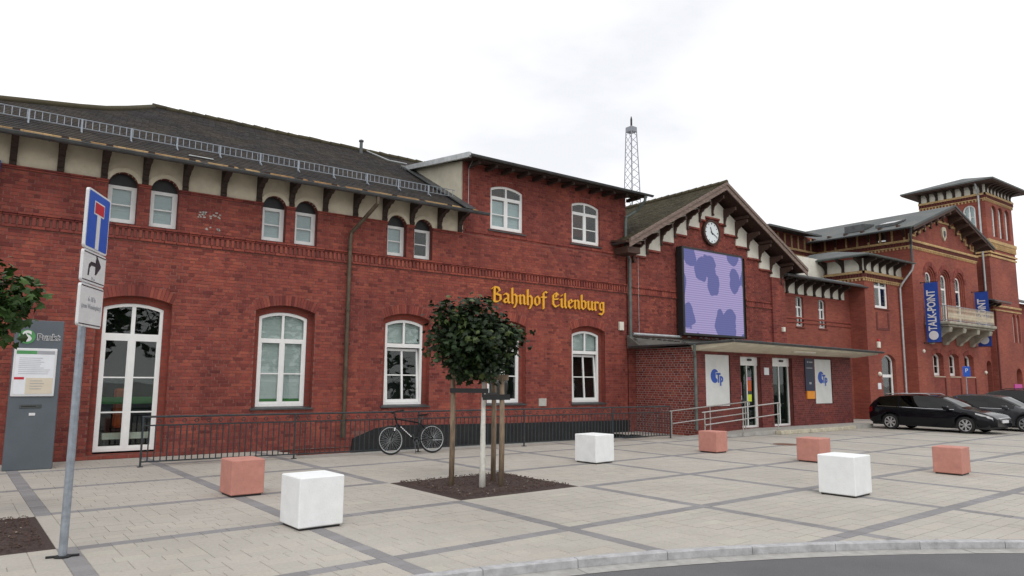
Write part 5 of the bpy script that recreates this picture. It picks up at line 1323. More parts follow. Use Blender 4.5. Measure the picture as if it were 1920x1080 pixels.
x.build('balcony_bars', 'plaster_cream', bal, kind='stuff')
# wall lamp dots
for X_ in (38.6,): 
    x = MB(); x.disc((X_,D5,3.35), (0,-1,0), [(.09,0),(.09,.05),(0,.11)], 12); x.build('wall_lamp', 'plaster_white', vl)
# -- set-back wing behind (its eave shows left of the villa)
bw_ = thing('rear_wing', (34, 22.2, 0), 'brick rear wing with deep eaves and yellow cornice glimpsed behind the link roof', 'building')
T6 = FY(22.0)
x = MB(); x.box(30.5, 37.88, 0, 5, 6.0, 9.9); x.build('wall', 'brick_wall_villa', bw_, T=T6); yellow_cornice(bw_, T6, 30.5, 37.85, 8.66)
for k in range(11):
    q = MB(); c = 30.9+.64*k; q.box(c-.05,c+.05,-.06,.01,9.08,9.8); q.build('eave_pilaster', 'brick_yellow', bw_, T=T6)
q = MB(); q.box(30.5,37.85,-.012,.01,9.08,9.8); q.build('eave_field', 'dark_brick', bw_, T=T6)
x = MB(); slab(x, (32.1,21.1,9.86), (37.0,21.1,9.86), (37.0,25,10.6), (35.0,25,10.6), .1); slab(x, (32.1,28,9.86), (32.1,21.1,9.86), (35,25,10.6), (35,28,10.6), .1); x.build('roof', 'slate', bw_)
# ================================================================ TOWER
D7, X7, X7b = 16.7, 47.55, 51.6; T7, T7x = FY(D7), FX(X7); TZ = 13.05
tw_ = thing('corner_tower', (50, D7, 0), 'square red brick tower with overhanging hipped roof and white eaves panels', 'tower')
TO = [op(c-.36,c+.36,10.55,12.15,.36) for c in (48.75,49.75,50.75)]
TL = [op(c-.22,c+.22,4.2,5.75,.2) for c in (50.55,51.2)]
TD = [op(46.75,47.45,.2,2.8,.25), op(50.25,51.15,.2,2.35,.3)]
x = MB(); wall_sheet(x, X7, X7b, 0, 14, TO+TL+TD[1:], 0)
for o in TO+TL+TD[1:]: reveal(x, o, 0, .32 if o in TD else .17)
x.build('wall', 'brick_wall_villa', tw_, T=T7)
SW_ = op(-17.95,-17.25,10.4,12.15,.35)
x = MB(); wall_sheet(x, -20.45, -D7, 0, 14, [SW_], 0); reveal(x, SW_, 0, .12); x.build('flank_wall', 'brick_wall_villa', tw_, T=T7x)
x = MB(); x.box(X7+.5, X7b-.03, .6, 3.7, 0, 13.9); x.box(X7b-.03, X7b, .02, 3.75, 0, 14); x.build('core', 'brick_wall', tw_, T=T7)
for o in TO: window(tw_, T7, dict(o, u0=o['u0']+.06, u1=o['u1']-.06, rise=.30), d=.14, fr=.06, mull=True, bars=(11.3,), depth=.3, sill=None, mw=.04)
for o in TL: window(tw_, T7, o, d=.13, fr=.05, mull=False, bars=(5.0,), depth=.3, sill=None)
window(tw_, T7x, SW_, d=.08, fr=.08, mull=True, bars=(10.85,11.3,11.75), depth=.4, blind='blind_blue', sill=None, mw=.06)
x = MB(); x.box(TD[1]['u0'],TD[1]['u1'],.30,.34,.2,2.4); x.build('side_door', 'timber_dark', tw_, T=T7)
x = MB(); x.box(TD[1]['u0']+.02,TD[1]['u0']+.22,.22,.29,.2,2.2); x.build('door_frame', 'window_white', tw_, T=T7)
for T_, u0, u1 in ((T7, X7-.12, X7b+.1), (T7x, -20.45, -D7+.115)):
    yellow_cornice(tw_, T_, u0, u1, TZ-.36); 
    q = MB(); q.box(u0, u1, -.10, .01, 10.10, 10.30); q.box(u0, u1, -.05, .01, 9.75, 10.10); q.box(u0, u1, -.09, .01, 9.45, 9.56); q.box(u0, u1, -.05, .01, 9.25, 9.36)
    p = u0+.03
    while p < u1-.1: q.box(p, p+.08, -.085, -.05, 9.80, 10.09); p += .19
    q.build('belt_course', 'brick_yellow', tw_, T=T_)
    q = MB(); q.box(u0, u1, -.08, .01, 6.25, 6.36); q.box(u0, u1, -.05, .01, 6.02, 6.10); q.build('lower_belt', 'brick_yellow', tw_, T=T_)
    q = MB(); q.box(u0+.1, u1-.1, -.03, .01, TZ+.08, 13.75); q.build('plaster_band', 'plaster_white', tw_, T=T_)
tb = bracket_mesh(.7, .66, .14, 'bracket', 'timber_dark', False)
brackets_row(tw_, tb, T7x, [-16.85-.50*i for i in range(8)], 13.76); brackets_row(tw_, tb, T7, [47.7+.52*i for i in range(8)], 13.76)
ex0, ex1, ey0, ey1, ez = X7-.85, X7b+.85, D7-.8, 21.2, 13.78; cxm, cym = (ex0+ex1)/2, (ey0+ey1)/2; ra = 14.75
x = MB(); P_ = [(ex0,ey0,ez),(ex1,ey0,ez),(ex1,ey1,ez),(ex0,ey1,ez)]; top = (cxm,cym,ra)
for a, b in zip(P_, P_[1:]+P_[:1]): x.poly([a, b, top])
for a, b in zip(P_, P_[1:]+P_[:1]): x.poly([a, b, (b[0],b[1],ez-.09), (a[0],a[1],ez-.09)])
x.poly([(p[0],p[1],ez-.09) for p in P_[::-1]]); x.build('roof', 'slate', tw_)
x = MB(); x.box(ex0+.05,ex1-.05,ey0+.05,ey1-.05,ez-.15,ez-.095); x.build('roof_boards', 'timber_brown', tw_)
x = MB(); x.tube([(46.95,16.95,13.7),(47.2,16.98,13.3),(47.46,17.0,13.0),(47.46,17.0,6.5)], .055, 10); x.build('downpipe', 'zinc_light', tw_)
x = MB(); x.tube([(47.6,D7-.06,6.0),(47.6,D7-.06,.2)], .045, 8); x.build('front_downpipe', 'dark_brick', tw_)
# low infill between villa and tower with a bracketed pent roof
inf = thing('porch_building', (46.8, 17.0, 0), 'brick infill with small bracketed pent roof between villa and tower', 'building')
T8 = FY(17.0); x = MB(); wall_sheet(x, X5b, X7, 0, 6.6, TD[:1], 0); reveal(x, TD[0], 0, .4); x.box(X5b,X7,.45,3,0,6.6); x.build('wall', 'brick_wall_villa', inf, T=T8)
x = MB(); x.box(TD[0]['u0'],TD[0]['u1'],.36,.4,.2,3.0); x.build('door', 'timber_dark', inf, T=T8)
x = MB(); x.box(TD[0]['u0']+.02,TD[0]['u0']+.16,.26,.35,.2,2.7); x.build('door_frame', 'window_white', inf, T=T8)
x = MB(); x.disc((46.5,17.0,2.35), (0,-1,0), [(.10,0),(.10,.06),(0,.13)], 12); x.build('wall_lamp', 'plaster_white', inf)
x = MB(); slab(x, (45.75,15.95,6.45), (48.2,15.95,6.45), (48.2,17.0,6.75), (45.75,17.0,6.75), .07); x.build('pent_roof', 'slate', inf)
x = MB(); slab(x, (45.8,16.0,6.36), (48.15,16.0,6.36), (48.15,17.0,6.66), (45.8,17.0,6.66), .06); x.build('pent_boards', 'timber_dark', inf)
brackets_row(inf, bc, T8, [46.0,46.6,47.2,47.8], 6.42)
x = MB(); x.box(X5b,48.0,-.05,.01,5.5,5.75); x.build('plaster_band', 'plaster_cream', inf, T=T8)
# neighbour glimpsed at the right edge
nb = thing('neighbour_house', (55, 18, 0), 'grey rendered house with white window glimpsed at the right picture edge', 'building')
x = MB(); wall_sheet(x, 53.2, 60, 0, 7.2, [op(53.7,54.9,4.2,6.2)], 0); reveal(x, op(53.7,54.9,4.2,6.2), 0, .1); x.box(53.2,60,.3,5,0,7.2); x.build('wall', 'brick_wall', nb, T=FY(18.4))
window(nb, FY(18.4), op(53.7,54.9,4.2,6.2), d=.06, bars=(5.2,), mull=True, depth=.25)
x = MB(); slab(x, (52.9,17.8,7.2), (60,17.8,7.2), (60,21,8.4), (52.9,21,8.4), .12); x.build('roof', 'slate', nb)
# banners
def banner(X_, label):
    t_ = thing('banner', (X_, D5, 3.8), label, 'banner', 'blue vertical banners on the villa')
    ya, yb, z0, z1 = 16.70, 16.02, 3.80, 6.86
    mb = MB(); n = 10; vs = []
    for k in range(n+1):
        z_ = z0+(z1-z0)*k/n; d = .012*math.sin(k*1.3)
        vs += [(X_+d,ya,z_),(X_+d,yb,z_),(X_+d+.006,yb,z_),(X_+d+.006,ya,z_)]
    fs = []
    for k in range(n):
        for j in range(4): fs.append((k*4+j, k*4+(j+1)%4, k*4+4+(j+1)%4, k*4+4+j))
    mb.add(vs, fs); cl = mb.build('cloth', 'banner_blue', t_)
    me = text_mesh('TALK-POiNT', .56, 'print_white', .002, 'lettering', .014); o = link('lettering', me, cl)
    # read upwards on the face looking towards -X: glyph x -> +Z, glyph y -> +Y
    o.matrix_world = Matrix(((0,0,-1,X_-.022),(0,1,0,(ya+yb)/2),(1,0,0,5.42),(0,0,0,1))) @ Matrix.Diagonal((.655,1.0,1,1))
    lg = MB(); lg.disc((X_-.016,(ya+yb)/2,4.14), (-1,0,0), [(.23,0),(.23,.006)], 24); lg.build('logo_globe', 'print_white', cl)
    for z_ in (z0-.03, z1+.03):
        a = MB(); a.tube([(X_,D5,z_),(X_,15.98,z_)], .018, 8); a.disc((X_,D5,z_), (0,-1,0), [(.05,0),(.05,.03),(0,.04)], 10); a.build('arm', 'black', t_)
    return t_
banner(38.75, 'blue vertical banner with white lettering left of the balcony')
banner(45.0, 'blue vertical banner partly hidden behind the balcony railing')
# lattice mast behind the roofs
ms_ = thing('lattice_mast', (46.9, 45, 0), 'tall pale steel lattice mast rising behind the station roofs', 'mast')
def mw_(z_): return .34+(25.1-z_)*.027
lg = []
for (sx, sy) in ((-1,-1),(1,-1),(1,1),(-1,1)):
    q = MB(); q.tube([(46.9+sx*mw_(0),45+sy*mw_(0),0),(46.9+sx*mw_(25.2),45+sy*mw_(25.2),25.2)], .045, 5); q.build('leg', 'mast_steel', ms_)
q = MB(); z_ = 10
C4 = ((-1,-1),(1,-1),(1,1),(-1,1))
while z_ < 25:
    a, b = mw_(z_), mw_(z_+.72)
    for i in range(4):
        p0, p1 = C4[i], C4[(i+1)%4]; q.tube([(46.9+p0[0]*a,45+p0[1]*a,z_),(46.9+p1[0]*b,45+p1[1]*b,z_+.72)], .026, 4)
    z_ += .72
q.build('lattice_bracing', 'mast_steel', ms_)
q = MB(); q.bbox(46.52,47.28,44.62,45.38,24.75,25.25,.03); q.build('platform', 'mast_steel', ms_)
q = MB(); q.tube([(46.66,44.75,25.2),(46.66,44.75,25.9)], .09, 8); q.disc((46.66,44.75,25.9), (0,0,1), [(.09,0),(.04,.25),(0,.3)], 8); q.build('lamp_head', 'plastic_black', ms_)
# ================================================================ RAILING ALONG THE LIGHT WELL
RA, RB_ = Vector((2.62,15.78,0)), Vector((17.15,15.0,0))
fen = thing('railing', tuple(RA), 'dark grey steel railing with thin bars along the light well', 'railing')
rd = (RB_-RA).normalized(); RL = (RB_-RA).length
def rp_(s, z_, off=0): p = RA+rd*s; return (p.x-rd.y*off, p.y+rd.x*off, z_)
x = MB(); x.tube([rp_(-.02,.97), rp_(RL,.97)], .021, 10); x.build('top_rail', 'rail_paint', fen)
x = MB(); x.tube([rp_(0,.80), rp_(RL,.80)], .015, 6); x.build('upper_rail', 'rail_paint', fen)
x = MB(); x.tube([rp_(0,.10), rp_(RL,.10)], .014, 6); x.build('bottom_rail', 'rail_paint', fen)
for s in (0, 3.0, 6.0, 9.1, 12.2, RL):
    x = MB(); x.tube([rp_(s,-.01), rp_(s,.97)], .02, 8); x.box(rp_(s,0)[0]-.05, rp_(s,0)[0]+.05, rp_(s,0)[1]-.05, rp_(s,0)[1]+.05, .002, .014); x.build('post', 'rail_paint', fen)
bm_ = MB(); bm_.tube([(0,0,.10),(0,0,.80)], .0125, 6); bm_ = bm_.mesh('bar', 'rail_paint')
kn = MB()
n = int(RL/.115)
for k in range(1, n):
    s = RL*k/n; o = link('bar', bm_, fen); o.location = rp_(s, 0); kn.torus(rp_(s+RL/n/2, .885), (-rd.y, rd.x, 0), .036, .008, 10, 4) if k % 2 == 0 else None
kn.build('scroll_ornaments', 'rail_paint', fen, kind='stuff')
# ================================================================ SEAT CUBES
def cube(name, label, x0, x1, y0, y1, h, mat, rz, grp):
    c = ((x0+x1)/2, (y0+y1)/2, 0); t_ = thing(name, c, label, 'seat cube', grp); t_.rotation_euler = (0, 0, 0)
    M = Matrix.Translation(c) @ Matrix.Rotation(R(rz), 4, 'Z'); hx, hy = (x1-x0)/2, (y1-y0)/2
    q = MB(); q.bbox(-hx,hx,-hy,hy,.028,h,.012); q.build('block', mat, t_, T=M)
    q = MB(); q.box(-hx+.03,hx-.03,-hy+.03,hy-.03,.0,.03); q.build('foot', 'plastic_black', t_, T=M)
GW, GP = 'white concrete seat cubes', 'pink concrete seat cubes'
cube('seat_cube', 'large white concrete cube in the left foreground', 3.04,3.60,8.26,8.82,.60,'cube_white',3,GW)
cube('seat_cube', 'white concrete cube standing before the railing right of the tree', 10.46,11.06,11.25,11.85,.60,'cube_white',6,GW)
cube('seat_cube', 'white concrete cube on the right with a pink cube behind it', 10.77,11.36,5.84,6.42,.615,'cube_white',5,GW)
cube('seat_cube', 'pink concrete cube in the left foreground beside the white one', 3.05,3.54,11.08,11.60,.535,'cube_pink',3,GP)
cube('seat_cube', 'pink concrete cube nearest the entrance ramp', 14.52,15.0,11.28,11.80,.52,'cube_pink',4,GP)
cube('seat_cube', 'pink concrete cube half hidden behind the right white cube', 14.72,15.24,8.72,9.25,.52,'cube_pink',5,GP)
cube('seat_cube', 'pink concrete cube farthest right on the plaza', 15.06,15.56,6.05,6.56,.52,'cube_pink',6,GP)
# ================================================================ TREES
LEAF = [(0,-.5),(.18,-.42),(.42,-.34),(.30,-.12),(.5,.12),(.24,.14),(.14,.34),(0,.55),(-.14,.34),(-.24,.14),(-.5,.12),(-.30,-.12),(-.42,-.34),(-.18,-.42)]
def foliage(center, lobes, n, size, seed, mat, clump=.11, inner=.35):
    """maple leaves in twig clumps spread over overlapping lobes"""
    r_ = random.Random(seed); mb = MB(); c0 = Vector(center); wsum = sum(l[3] for l in lobes); cl = []
    for (lx, ly, lz, rr, fl) in lobes:
        m = max(3, int(n/9*rr**1.6/sum(l[3]**1.6 for l in lobes)))
        for k in range(m):
            d = Vector((r_.gauss(0,1), r_.gauss(0,1), r_.gauss(0,1))).normalized(); q = (inner+(1-inner)*r_.random()**.45)*rr*(.9+.22*r_.random()); cl.append((c0+Vector((lx+d.x*q, ly+d.y*q, lz+d.z*q*fl)), d))
    for (p, d) in cl:
        tone = r_.random()
        for k in range(9):
            q = p+Vector((r_.gauss(0,clump), r_.gauss(0,clump), r_.gauss(0,clump*.7)))
            nrm = (d*.6+Vector((r_.gauss(0,.5), r_.gauss(0,.5), .75+r_.gauss(0,.4)))).normalized(); a = Vector((r_.gauss(0,1), r_.gauss(0,1), -.7+r_.gauss(0,.5))); e2 = (a-nrm*a.dot(nrm)).normalized(); e1 = e2.cross(nrm); s = size*r_.uniform(.65,1.25)
            vs = [q+e1*(u*s)+e2*(v*s)+nrm*(-abs(u)*s*.35-.12*s*v*v) for (u, v) in LEAF]
            mid = q+nrm*s*.02
            mb.add([mid]+vs, [(0, i+1, (i+1)%14+1) for i in range(14)], min(.99, max(.01, tone*.6+r_.random()*.4)))
    return mb
def tree(name, base, label, crown_c, lobes, n, size, seed, mat, trunk_mat, trunk_top, r0=.05):
    t_ = thing(name, base, label, 'tree'); rt = random.Random(seed+1)
    b = Vector(base); tp = Vector(trunk_top); q = MB(); pts = [b.lerp(tp, k/6)+Vector((rt.uniform(-.008,.008), rt.uniform(-.008,.008), 0)) for k in range(7)]; pts[0] = b-Vector((0,0,.05))
    q.tube(pts, [r0*1.15]+[r0*(1-.08*k) for k in range(6)], 10); q.build('trunk', trunk_mat, t_, smooth=True)
    q = MB()
    for (lx, ly, lz, rr, fl) in lobes:
        e = Vector(crown_c)+Vector((lx, ly, lz)); m = tp.lerp(e, .5)+Vector((0,0,.05)); q.tube([tp-Vector((0,0,.1)), m, e], [r0*.5, r0*.32, r0*.12], 6)
        for k in range(4):
            d = Vector((rt.gauss(0,1), rt.gauss(0,1), rt.gauss(.3,.8))).normalized(); q.tube([e, e+d*rr*.8], [r0*.15, r0*.05], 4)
    q.build('branch', 'bark', t_)
    foliage(crown_c, lobes, n, size, seed, mat).build('crown', mat, t_)
    return t_
L1 = [(0,0,.0,.45,.9),(-.55,.12,.40,.25,1),(-.64,.1,-.02,.26,.9),(-.08,-.05,.50,.29,.85),(.46,.05,.36,.24,1),(.58,-.12,.05,.30,.9),(.5,-.1,-.25,.26,.85),(-.35,0,-.3,.30,.8),(.15,-.2,-.40,.28,.7),(.05,-.3,.05,.42,.9),(.0,.35,.0,.42,.9),(-.05,0,-.48,.24,.7),(.75,-.45,.12,.16,.8),(-.3,.35,.2,.3,.9)]
L1 = [(a*.76-.02, b*.8, c*.97, r_*.90, f) for (a, b, c, r_, f) in L1]
tree('staked_tree', (6.60,9.72,0), 'young round-crowned maple with white painted trunk tied between wooden stakes', (6.56,9.93,2.39), L1, 4200, .105, 91, 'leaf', 'trunk_white', (6.70,9.86,1.95), .048)
L2 = [(0,0,0,.5,.9),(.32,-.1,.28,.32,.9),(.44,.0,.02,.26,.9),(.05,-.1,-.36,.27,.8),(-.4,0,.1,.4,.9),(0,.3,.2,.4,.9),(.05,-.3,.42,.26,.8),(-.05,0,-.5,.22,.8),(-.3,-.3,-.2,.35,.9),(.55,-.05,.15,.2,.8)]
tree('plaza_tree', (-.32,10.1,0), 'round green tree cut off by the left picture edge before the information pillar', (-.33,10.1,2.50), L2, 2000, .115, 17, 'leaf_bright', 'bark', (-.28,10.1,2.1), .05)
st_ = thing('tree_stakes', (6.75,9.9,0), 'timber stakes with cross bars and black belts supporting the plaza tree', 'tree support')
SP = [(6.30,10.18,1.78),(7.16,10.22,1.78),(6.90,9.62,1.78)]
for (a, b, z_) in SP:
    q = MB(); q.tube([(a,b,-.03),(a+.01,b,.9),(a,b,z_)], [.045,.043,.040], 10); q.build('stake', 'timber_stake', st_, smooth=True)
def plank(p0, p1, nm='cross_bar', mat='timber_stake', h=.09, w_=.03, z_=1.74):
    p0, p1 = Vector((*p0, 0)), Vector((*p1, 0)); d = (p1-p0).normalized(); s = Vector((-d.y, d.x, 0))*w_/2; p0 -= d*.07; p1 += d*.07
    q = MB(); q.add([(*(p0-s).xy,z_),(*(p1-s).xy,z_),(*(p1+s).xy,z_),(*(p0+s).xy,z_),(*(p0-s).xy,z_+h),(*(p1-s).xy,z_+h),(*(p1+s).xy,z_+h),(*(p0+s).xy,z_+h)], [(0,1,5,4),(1,2,6,5),(2,3,7,6),(3,0,4,7),(4,5,6,7),(3,2,1,0)]); q.build(nm, mat, st_)
plank((6.32,10.14),(6.92,9.58)); plank((6.30,10.23),(7.16,10.26)); plank((7.20,10.2),(6.95,9.63))
plank((6.28,10.11),(6.60,9.69),'belt','black',.075,.012,1.53); plank((6.63,9.66),(6.95,9.57),'belt','black',.09,.012,1.42); plank((6.66,9.80),(7.14,10.16),'belt','black',.07,.012,1.46)
# ================================================================ TRAFFIC SIGN
SGP = Vector((.77,8.405,0)); sg = thing('traffic_sign', tuple(SGP), 'blue dead-end road sign with two white plates on a leaning grey pole', 'road sign')
q = MB(); q.tube([SGP-Vector((0,0,.05)), SGP+Vector((.0,.0,3.62))], .038, 14); q.disc(SGP+Vector((0,0,3.62)), (0,0,1), [(.04,0),(.04,.02),(0,.03)], 12); q.build('pole', 'galv', sg, smooth=False)
q = MB(); q.disc(SGP, (0,0,1), [(.075,.0),(.075,.015),(.04,.02)], 14); q.tube([SGP+Vector((-.14,.02,.012)), SGP+Vector((.14,-.02,.012))], .012, 6); q.build('pole_foot', 'black', sg)
pd = Vector((.428,.902,0)).normalized(); pn_ = Vector((pd.y,-pd.x,0))      # plate direction, facing direction
PM = Matrix(((pd.x, -pn_.x, 0, SGP.x+pn_.x*.055), (pd.y, -pn_.y, 0, SGP.y+pn_.y*.055), (0,0,1,0), (0,0,0,1)))   # local u, depth(behind), z
def rrect(u0, u1, z0, z1, r, n=5):
    out = []
    for (cx_, cz_, a0) in ((u1-r,z0+r,-90),(u1-r,z1-r,0),(u0+r,z1-r,90),(u0+r,z0+r,180)):
        out += [(cx_+r*math.cos(R(a0+90*k/n)), cz_+r*math.sin(R(a0+90*k/n))) for k in range(n+1)]
    return out
def plate(z0, z1, nm):
    q = MB(); q.prism(rrect(-.30,.30,z0,z1,.035), -.016, .012); return q.build(nm, 'sign_white', sg, T=PM)
P1 = plate(3.03,3.64,'sign_plate'); q = MB(); q.prism(rrect(-.28,.28,3.05,3.62,.025), -.0185, -.0165); q.build('blue_field', 'sign_blue', P1, T=PM)
q = MB(); q.box(-.045,.045,-.0215,-.019,3.05,3.42); q.box(-.135,.135,-.0212,-.0190,3.40,3.54); q.build('white_bar', 'sign_white', P1, T=PM)
q = MB(); q.box(-.12,.12,-.0235,-.0215,3.415,3.525); q.build('red_bar', 'sign_red', P1, T=PM)
P2 = plate(2.69,3.015,'direction_plate'); P3 = plate(2.25,2.675,'text_plate')
for (P_, a, b) in ((P2,2.69,3.015),(P3,2.25,2.675)):
    q = MB(); q.box(-.285,.285,-.0185,-.0165,b-.028,b-.018); q.box(-.285,.285,-.0185,-.0165,a+.018,a+.028); q.build('border_line', 'sign_black', P_, T=PM)
q = MB(); aw = [(-.17,2.765),(-.135,2.765),(-.125,2.84),(-.09,2.872),(.02,2.872),(.02,2.83),(.15,2.89),(.02,2.955),(.02,2.912),(-.10,2.912),(-.155,2.875)]
q.prism(aw, -.0185, -.0165); q.prism([(.04,2.95),(.02,2.985),(.05,2.985),(.16,2.90),(.16,2.88),(.05,2.79),(.02,2.79)], -.0188, -.0166); q.build('arrow', 'sign_black', P2, T=PM)
def sign_text(txt, par, u, z_, size, mat='print_grey', M=None, sx=1):
    me = text_mesh(txt, size, mat, .0006, 'text_line'); o = link('text_line', me, par); o.matrix_world = (M or PM) @ Matrix.Translation((u, -.0185, z_)) @ Matrix.Rotation(R(90), 4, 'X') @ Matrix.Diagonal((sx,1,1,1)); return o
sign_text('6-18 h', P3, 0, 2.53, .075); sign_text('(zum Wendeplatz)', P3, 0, 2.455, .068); sign_text('75 m', P2, -.02, 2.74, .045)
# ================================================================ INFORMATION PILLAR
ik = thing('information_pillar', (.8,16.5,0), 'tall grey information pillar with green S logo and white timetable panel', 'information pillar')
IM = Matrix.Translation((0,16.42,0)); q = MB(); q.bbox(.42,1.21,0,.24,.0,2.82,.012); q.build('body', 'kiosk_grey', ik, T=IM)
q = MB(); q.bbox(.44,1.13,-.035,.005,1.37,2.28,.012); cs = q.build('poster_case', 'sign_white', ik, T=IM)
q = MB(); q.box(.475,1.095,-.040,-.036,1.41,2.24); q.build('poster', 'print_white', cs, T=IM)
q = MB(); q.box(.48,.80,-.043,-.041,2.17,2.235); q.build('green_header', 'green_logo', cs, T=IM)
q = MB(); q.box(.80,1.09,-.043,-.041,2.17,2.235); q.build('grey_header', 'print_grey', cs, T=IM)
q = MB(); q.box(.66,1.09,-.043,-.041,1.42,1.72); q.build('beige_block', 'print_beige', cs, T=IM)
q = MB(); q.box(.475,.63,-.043,-.041,1.69,1.735); q.build('red_tab', 'sign_red', cs, T=IM)
q = MB(); rt = random.Random(4)
for k in range(9): q.box(.53, rt.uniform(.85,1.05), -.0422, -.0402, 2.09-k*.037, 2.098-k*.037)
for k in range(4): q.box(.73, rt.uniform(.9,1.0), -.0462, -.0442, 1.66-k*.05, 1.67-k*.05)
q.build('print_lines', 'print_grey', cs, T=IM, kind='stuff')
q = MB(); q.disc((.62,16.42,2.50), (0,-1,0), [(.135,0),(.135,.014)], 32); lg = q.build('logo_disc', 'green_logo', ik)
me = text_mesh('S', .27, 'sign_white', .003, 'logo_letter', .012); o = link('logo_letter', me, lg); o.location = (.62,16.402,2.50); o.rotation_euler = (R(90),0,0); o.scale = (1.15,1,1)
me = text_mesh('Punkt', .165, 'sign_black', .002, 'pillar_lettering', .0); o = link('pillar_lettering', me, ik); o.matrix_parent_inverse = Matrix.Translation(-wloc(ik)); o.location = (.965,16.408,2.495); o.rotation_euler = (R(90),0,0); o.scale = (.97,1,1)
me = text_mesh('Punkt', .165, 'sign_white', .001, 'lettering_outline', .009); o = link('lettering_outline', me, ik); o.location = (.965,16.414,2.495); o.rotation_euler = (R(90),0,0); o.scale = (.97,1,1)
q = MB(); q.bbox(.60,.95,-.012,.005,1.15,1.22,.004); q.build('mail_slot', 'zinc', ik, T=IM)
q = MB(); q.box(.63,.86,-.0145,-.0125,1.175,1.195); q.build('slot_gap', 'black', ik, T=IM)
q = MB(); q.bbox(.76,.86,-.010,.005,1.01,1.06,.003); q.build('small_label', 'sign_white', ik, T=IM)
# ================================================================ BICYCLE
bk = thing('bicycle', (8.2,15.05,0), 'black city bicycle with silver lettering leaning on the railing', 'bicycle')
lean = Matrix.Translation((8.25,15.08,0)) @ Matrix.Rotation(R(-4.5), 4, 'Z') @ Matrix.Rotation(R(-9), 4, 'X')
WR = .335; fx, rx_ = -.53, .53        # front wheel on the left
def wheel_(cx_, steer=0):
    M = lean @ Matrix.Translation((cx_,0,WR+.012)) @ Matrix.Rotation(R(steer), 4, 'Z')
    q = MB(); q.torus((0,0,0), (0,1,0), WR-.018, .022, 44, 8); w_ = q.build('wheel', 'rubber', bk, T=M, smooth=True)
    q = MB(); q.torus((0,0,0), (0,1,0), WR-.047, .010, 44, 6); q.build('rim', 'zinc_light', w_, T=M, smooth=True)
    q = MB(); q.disc((0,-.04,0), (0,1,0), [(.02,0),(.028,.01),(.018,.02),(.018,.06),(.028,.07),(.02,.08)], 10); q.build('hub', 'zinc', w_, T=M)
    q = MB()
    for k in range(28):
        A = k*2*math.pi/28; s = .03 if k % 2 else -.03; q.tube([(.02*math.cos(A+.5),s,.02*math.sin(A+.5)),((WR-.052)*math.cos(A),0,(WR-.052)*math.sin(A))], .0016, 3, False)
    q.build('spokes', 'zinc_light', w_, T=M)
    return M
wheel_(fx, 4); wheel_(rx_)
hw_ = WR+.012; bb = (.10,0,.30); hd0, hd1 = (-.36,0,.72), (-.40,0,.88); sttop = (.28,0,.80)
q = MB(); q.tube([hd0, hd1], .022, 8); q.tube([(-.37,0,.83), (.24,0,.72)], .019, 8); q.tube([hd0, bb], .022, 8); q.tube([bb, sttop], .018, 8); q.tube([(.24,0,.72),(rx_,.05,hw_)], .010, 6); q.tube([(.24,0,.72),(rx_,-.05,hw_)], .010, 6); q.tube([bb,(rx_,.05,hw_)], .011, 6); q.tube([bb,(rx_,-.05,hw_)], .011, 6)
fr_ = q.build('frame', 'car_black', bk, T=lean)
me = text_mesh('TREKLITE', .06, 'sign_white', .001, 'frame_lettering'); bpy.data.meshes.remove(me)
q = MB()
for k in range(7):
    s0, s1 = .18+k*.085, .18+k*.085+.06; a, b = Vector(hd0).lerp(Vector(bb), s0), Vector(hd0).lerp(Vector(bb), s1); q.tube([a-Vector((0,.006,0)), b-Vector((0,.006,0))], .0185, 6)
q.build('frame_decal', 'sign_white', fr_, T=lean)
q = MB()
for s in (-.05,.05): q.tube([(hd0[0]-.01,s*.6,.70),(-.42,s,.62),(fx,s,hw_)], .013, 6)
q.tube([(-.365,-.04,.70),(-.365,.04,.70)], .014, 6); q.build('fork', 'car_black', bk, T=lean)
q = MB(); q.tube([(-.43,-.052,.62),(-.45,-.052,.55)], .017, 6); q.build('fork_reflector', 'sign_white', bk, T=lean)
q = MB(); q.tube([hd1,(-.41,0,.97),(-.44,0,.985)], .014, 6); q.tube([(-.32,-.31,.99),(-.42,-.18,.99),(-.45,0,.985),(-.42,.18,.99),(-.32,.31,.99)], .012, 6); hb = q.build('handlebar', 'plastic_black', bk, T=lean)
for s in (-1,1): 
    q = MB(); q.tube([(-.31,s*.32,.99),(-.37,s*.24,.99)], .018, 8); q.build('grip', 'rubber', hb, T=lean)
q = MB(); q.tube([sttop,(.31,0,.89)], .013, 6); q.build('seat_post', 'zinc', bk, T=lean)
q = MB(); q.add([(.16,-.015,.915),(.16,.015,.915),(.28,.06,.92),(.28,-.06,.92),(.44,.08,.935),(.44,-.08,.935),(.20,0,.885),(.40,0,.885)], [(0,3,2,1),(3,5,4,2),(0,1,6),(1,2,6),(2,7,6),(2,4,7),(4,5,7),(5,3,7),(3,6,7),(3,0,6)]); q.build('saddle', 'plastic_black', bk, T=lean)
q = MB(); q.torus((.10,-.05,.30), (0,1,0), .085, .006, 24, 5); q.disc((.10,-.05,.30), (0,1,0), [(.03,-.01),(.03,.02)], 10); q.tube([(.10,-.07,.30),(.14,-.075,.14)], .010, 6); q.tube([(.10,.05,.30),(.06,.055,.46)], .010, 6); cr_ = q.build('crankset', 'zinc', bk, T=lean)
for (a, b, s) in ((.14,.14,-.11),(.06,.46,.09)):
    q = MB(); q.bbox(a-.05,a+.05,s-.04,s+.04,b-.012,b+.012,.006); q.build('pedal', 'plastic_black', cr_, T=lean)
q = MB(); q.tube([(.10,-.05,.385),(rx_,-.045,hw_+.04)], .005, 4); q.tube([(.10,-.05,.215),(rx_,-.045,hw_-.05)], .005, 4); q.build('chain', 'black', bk, T=lean)
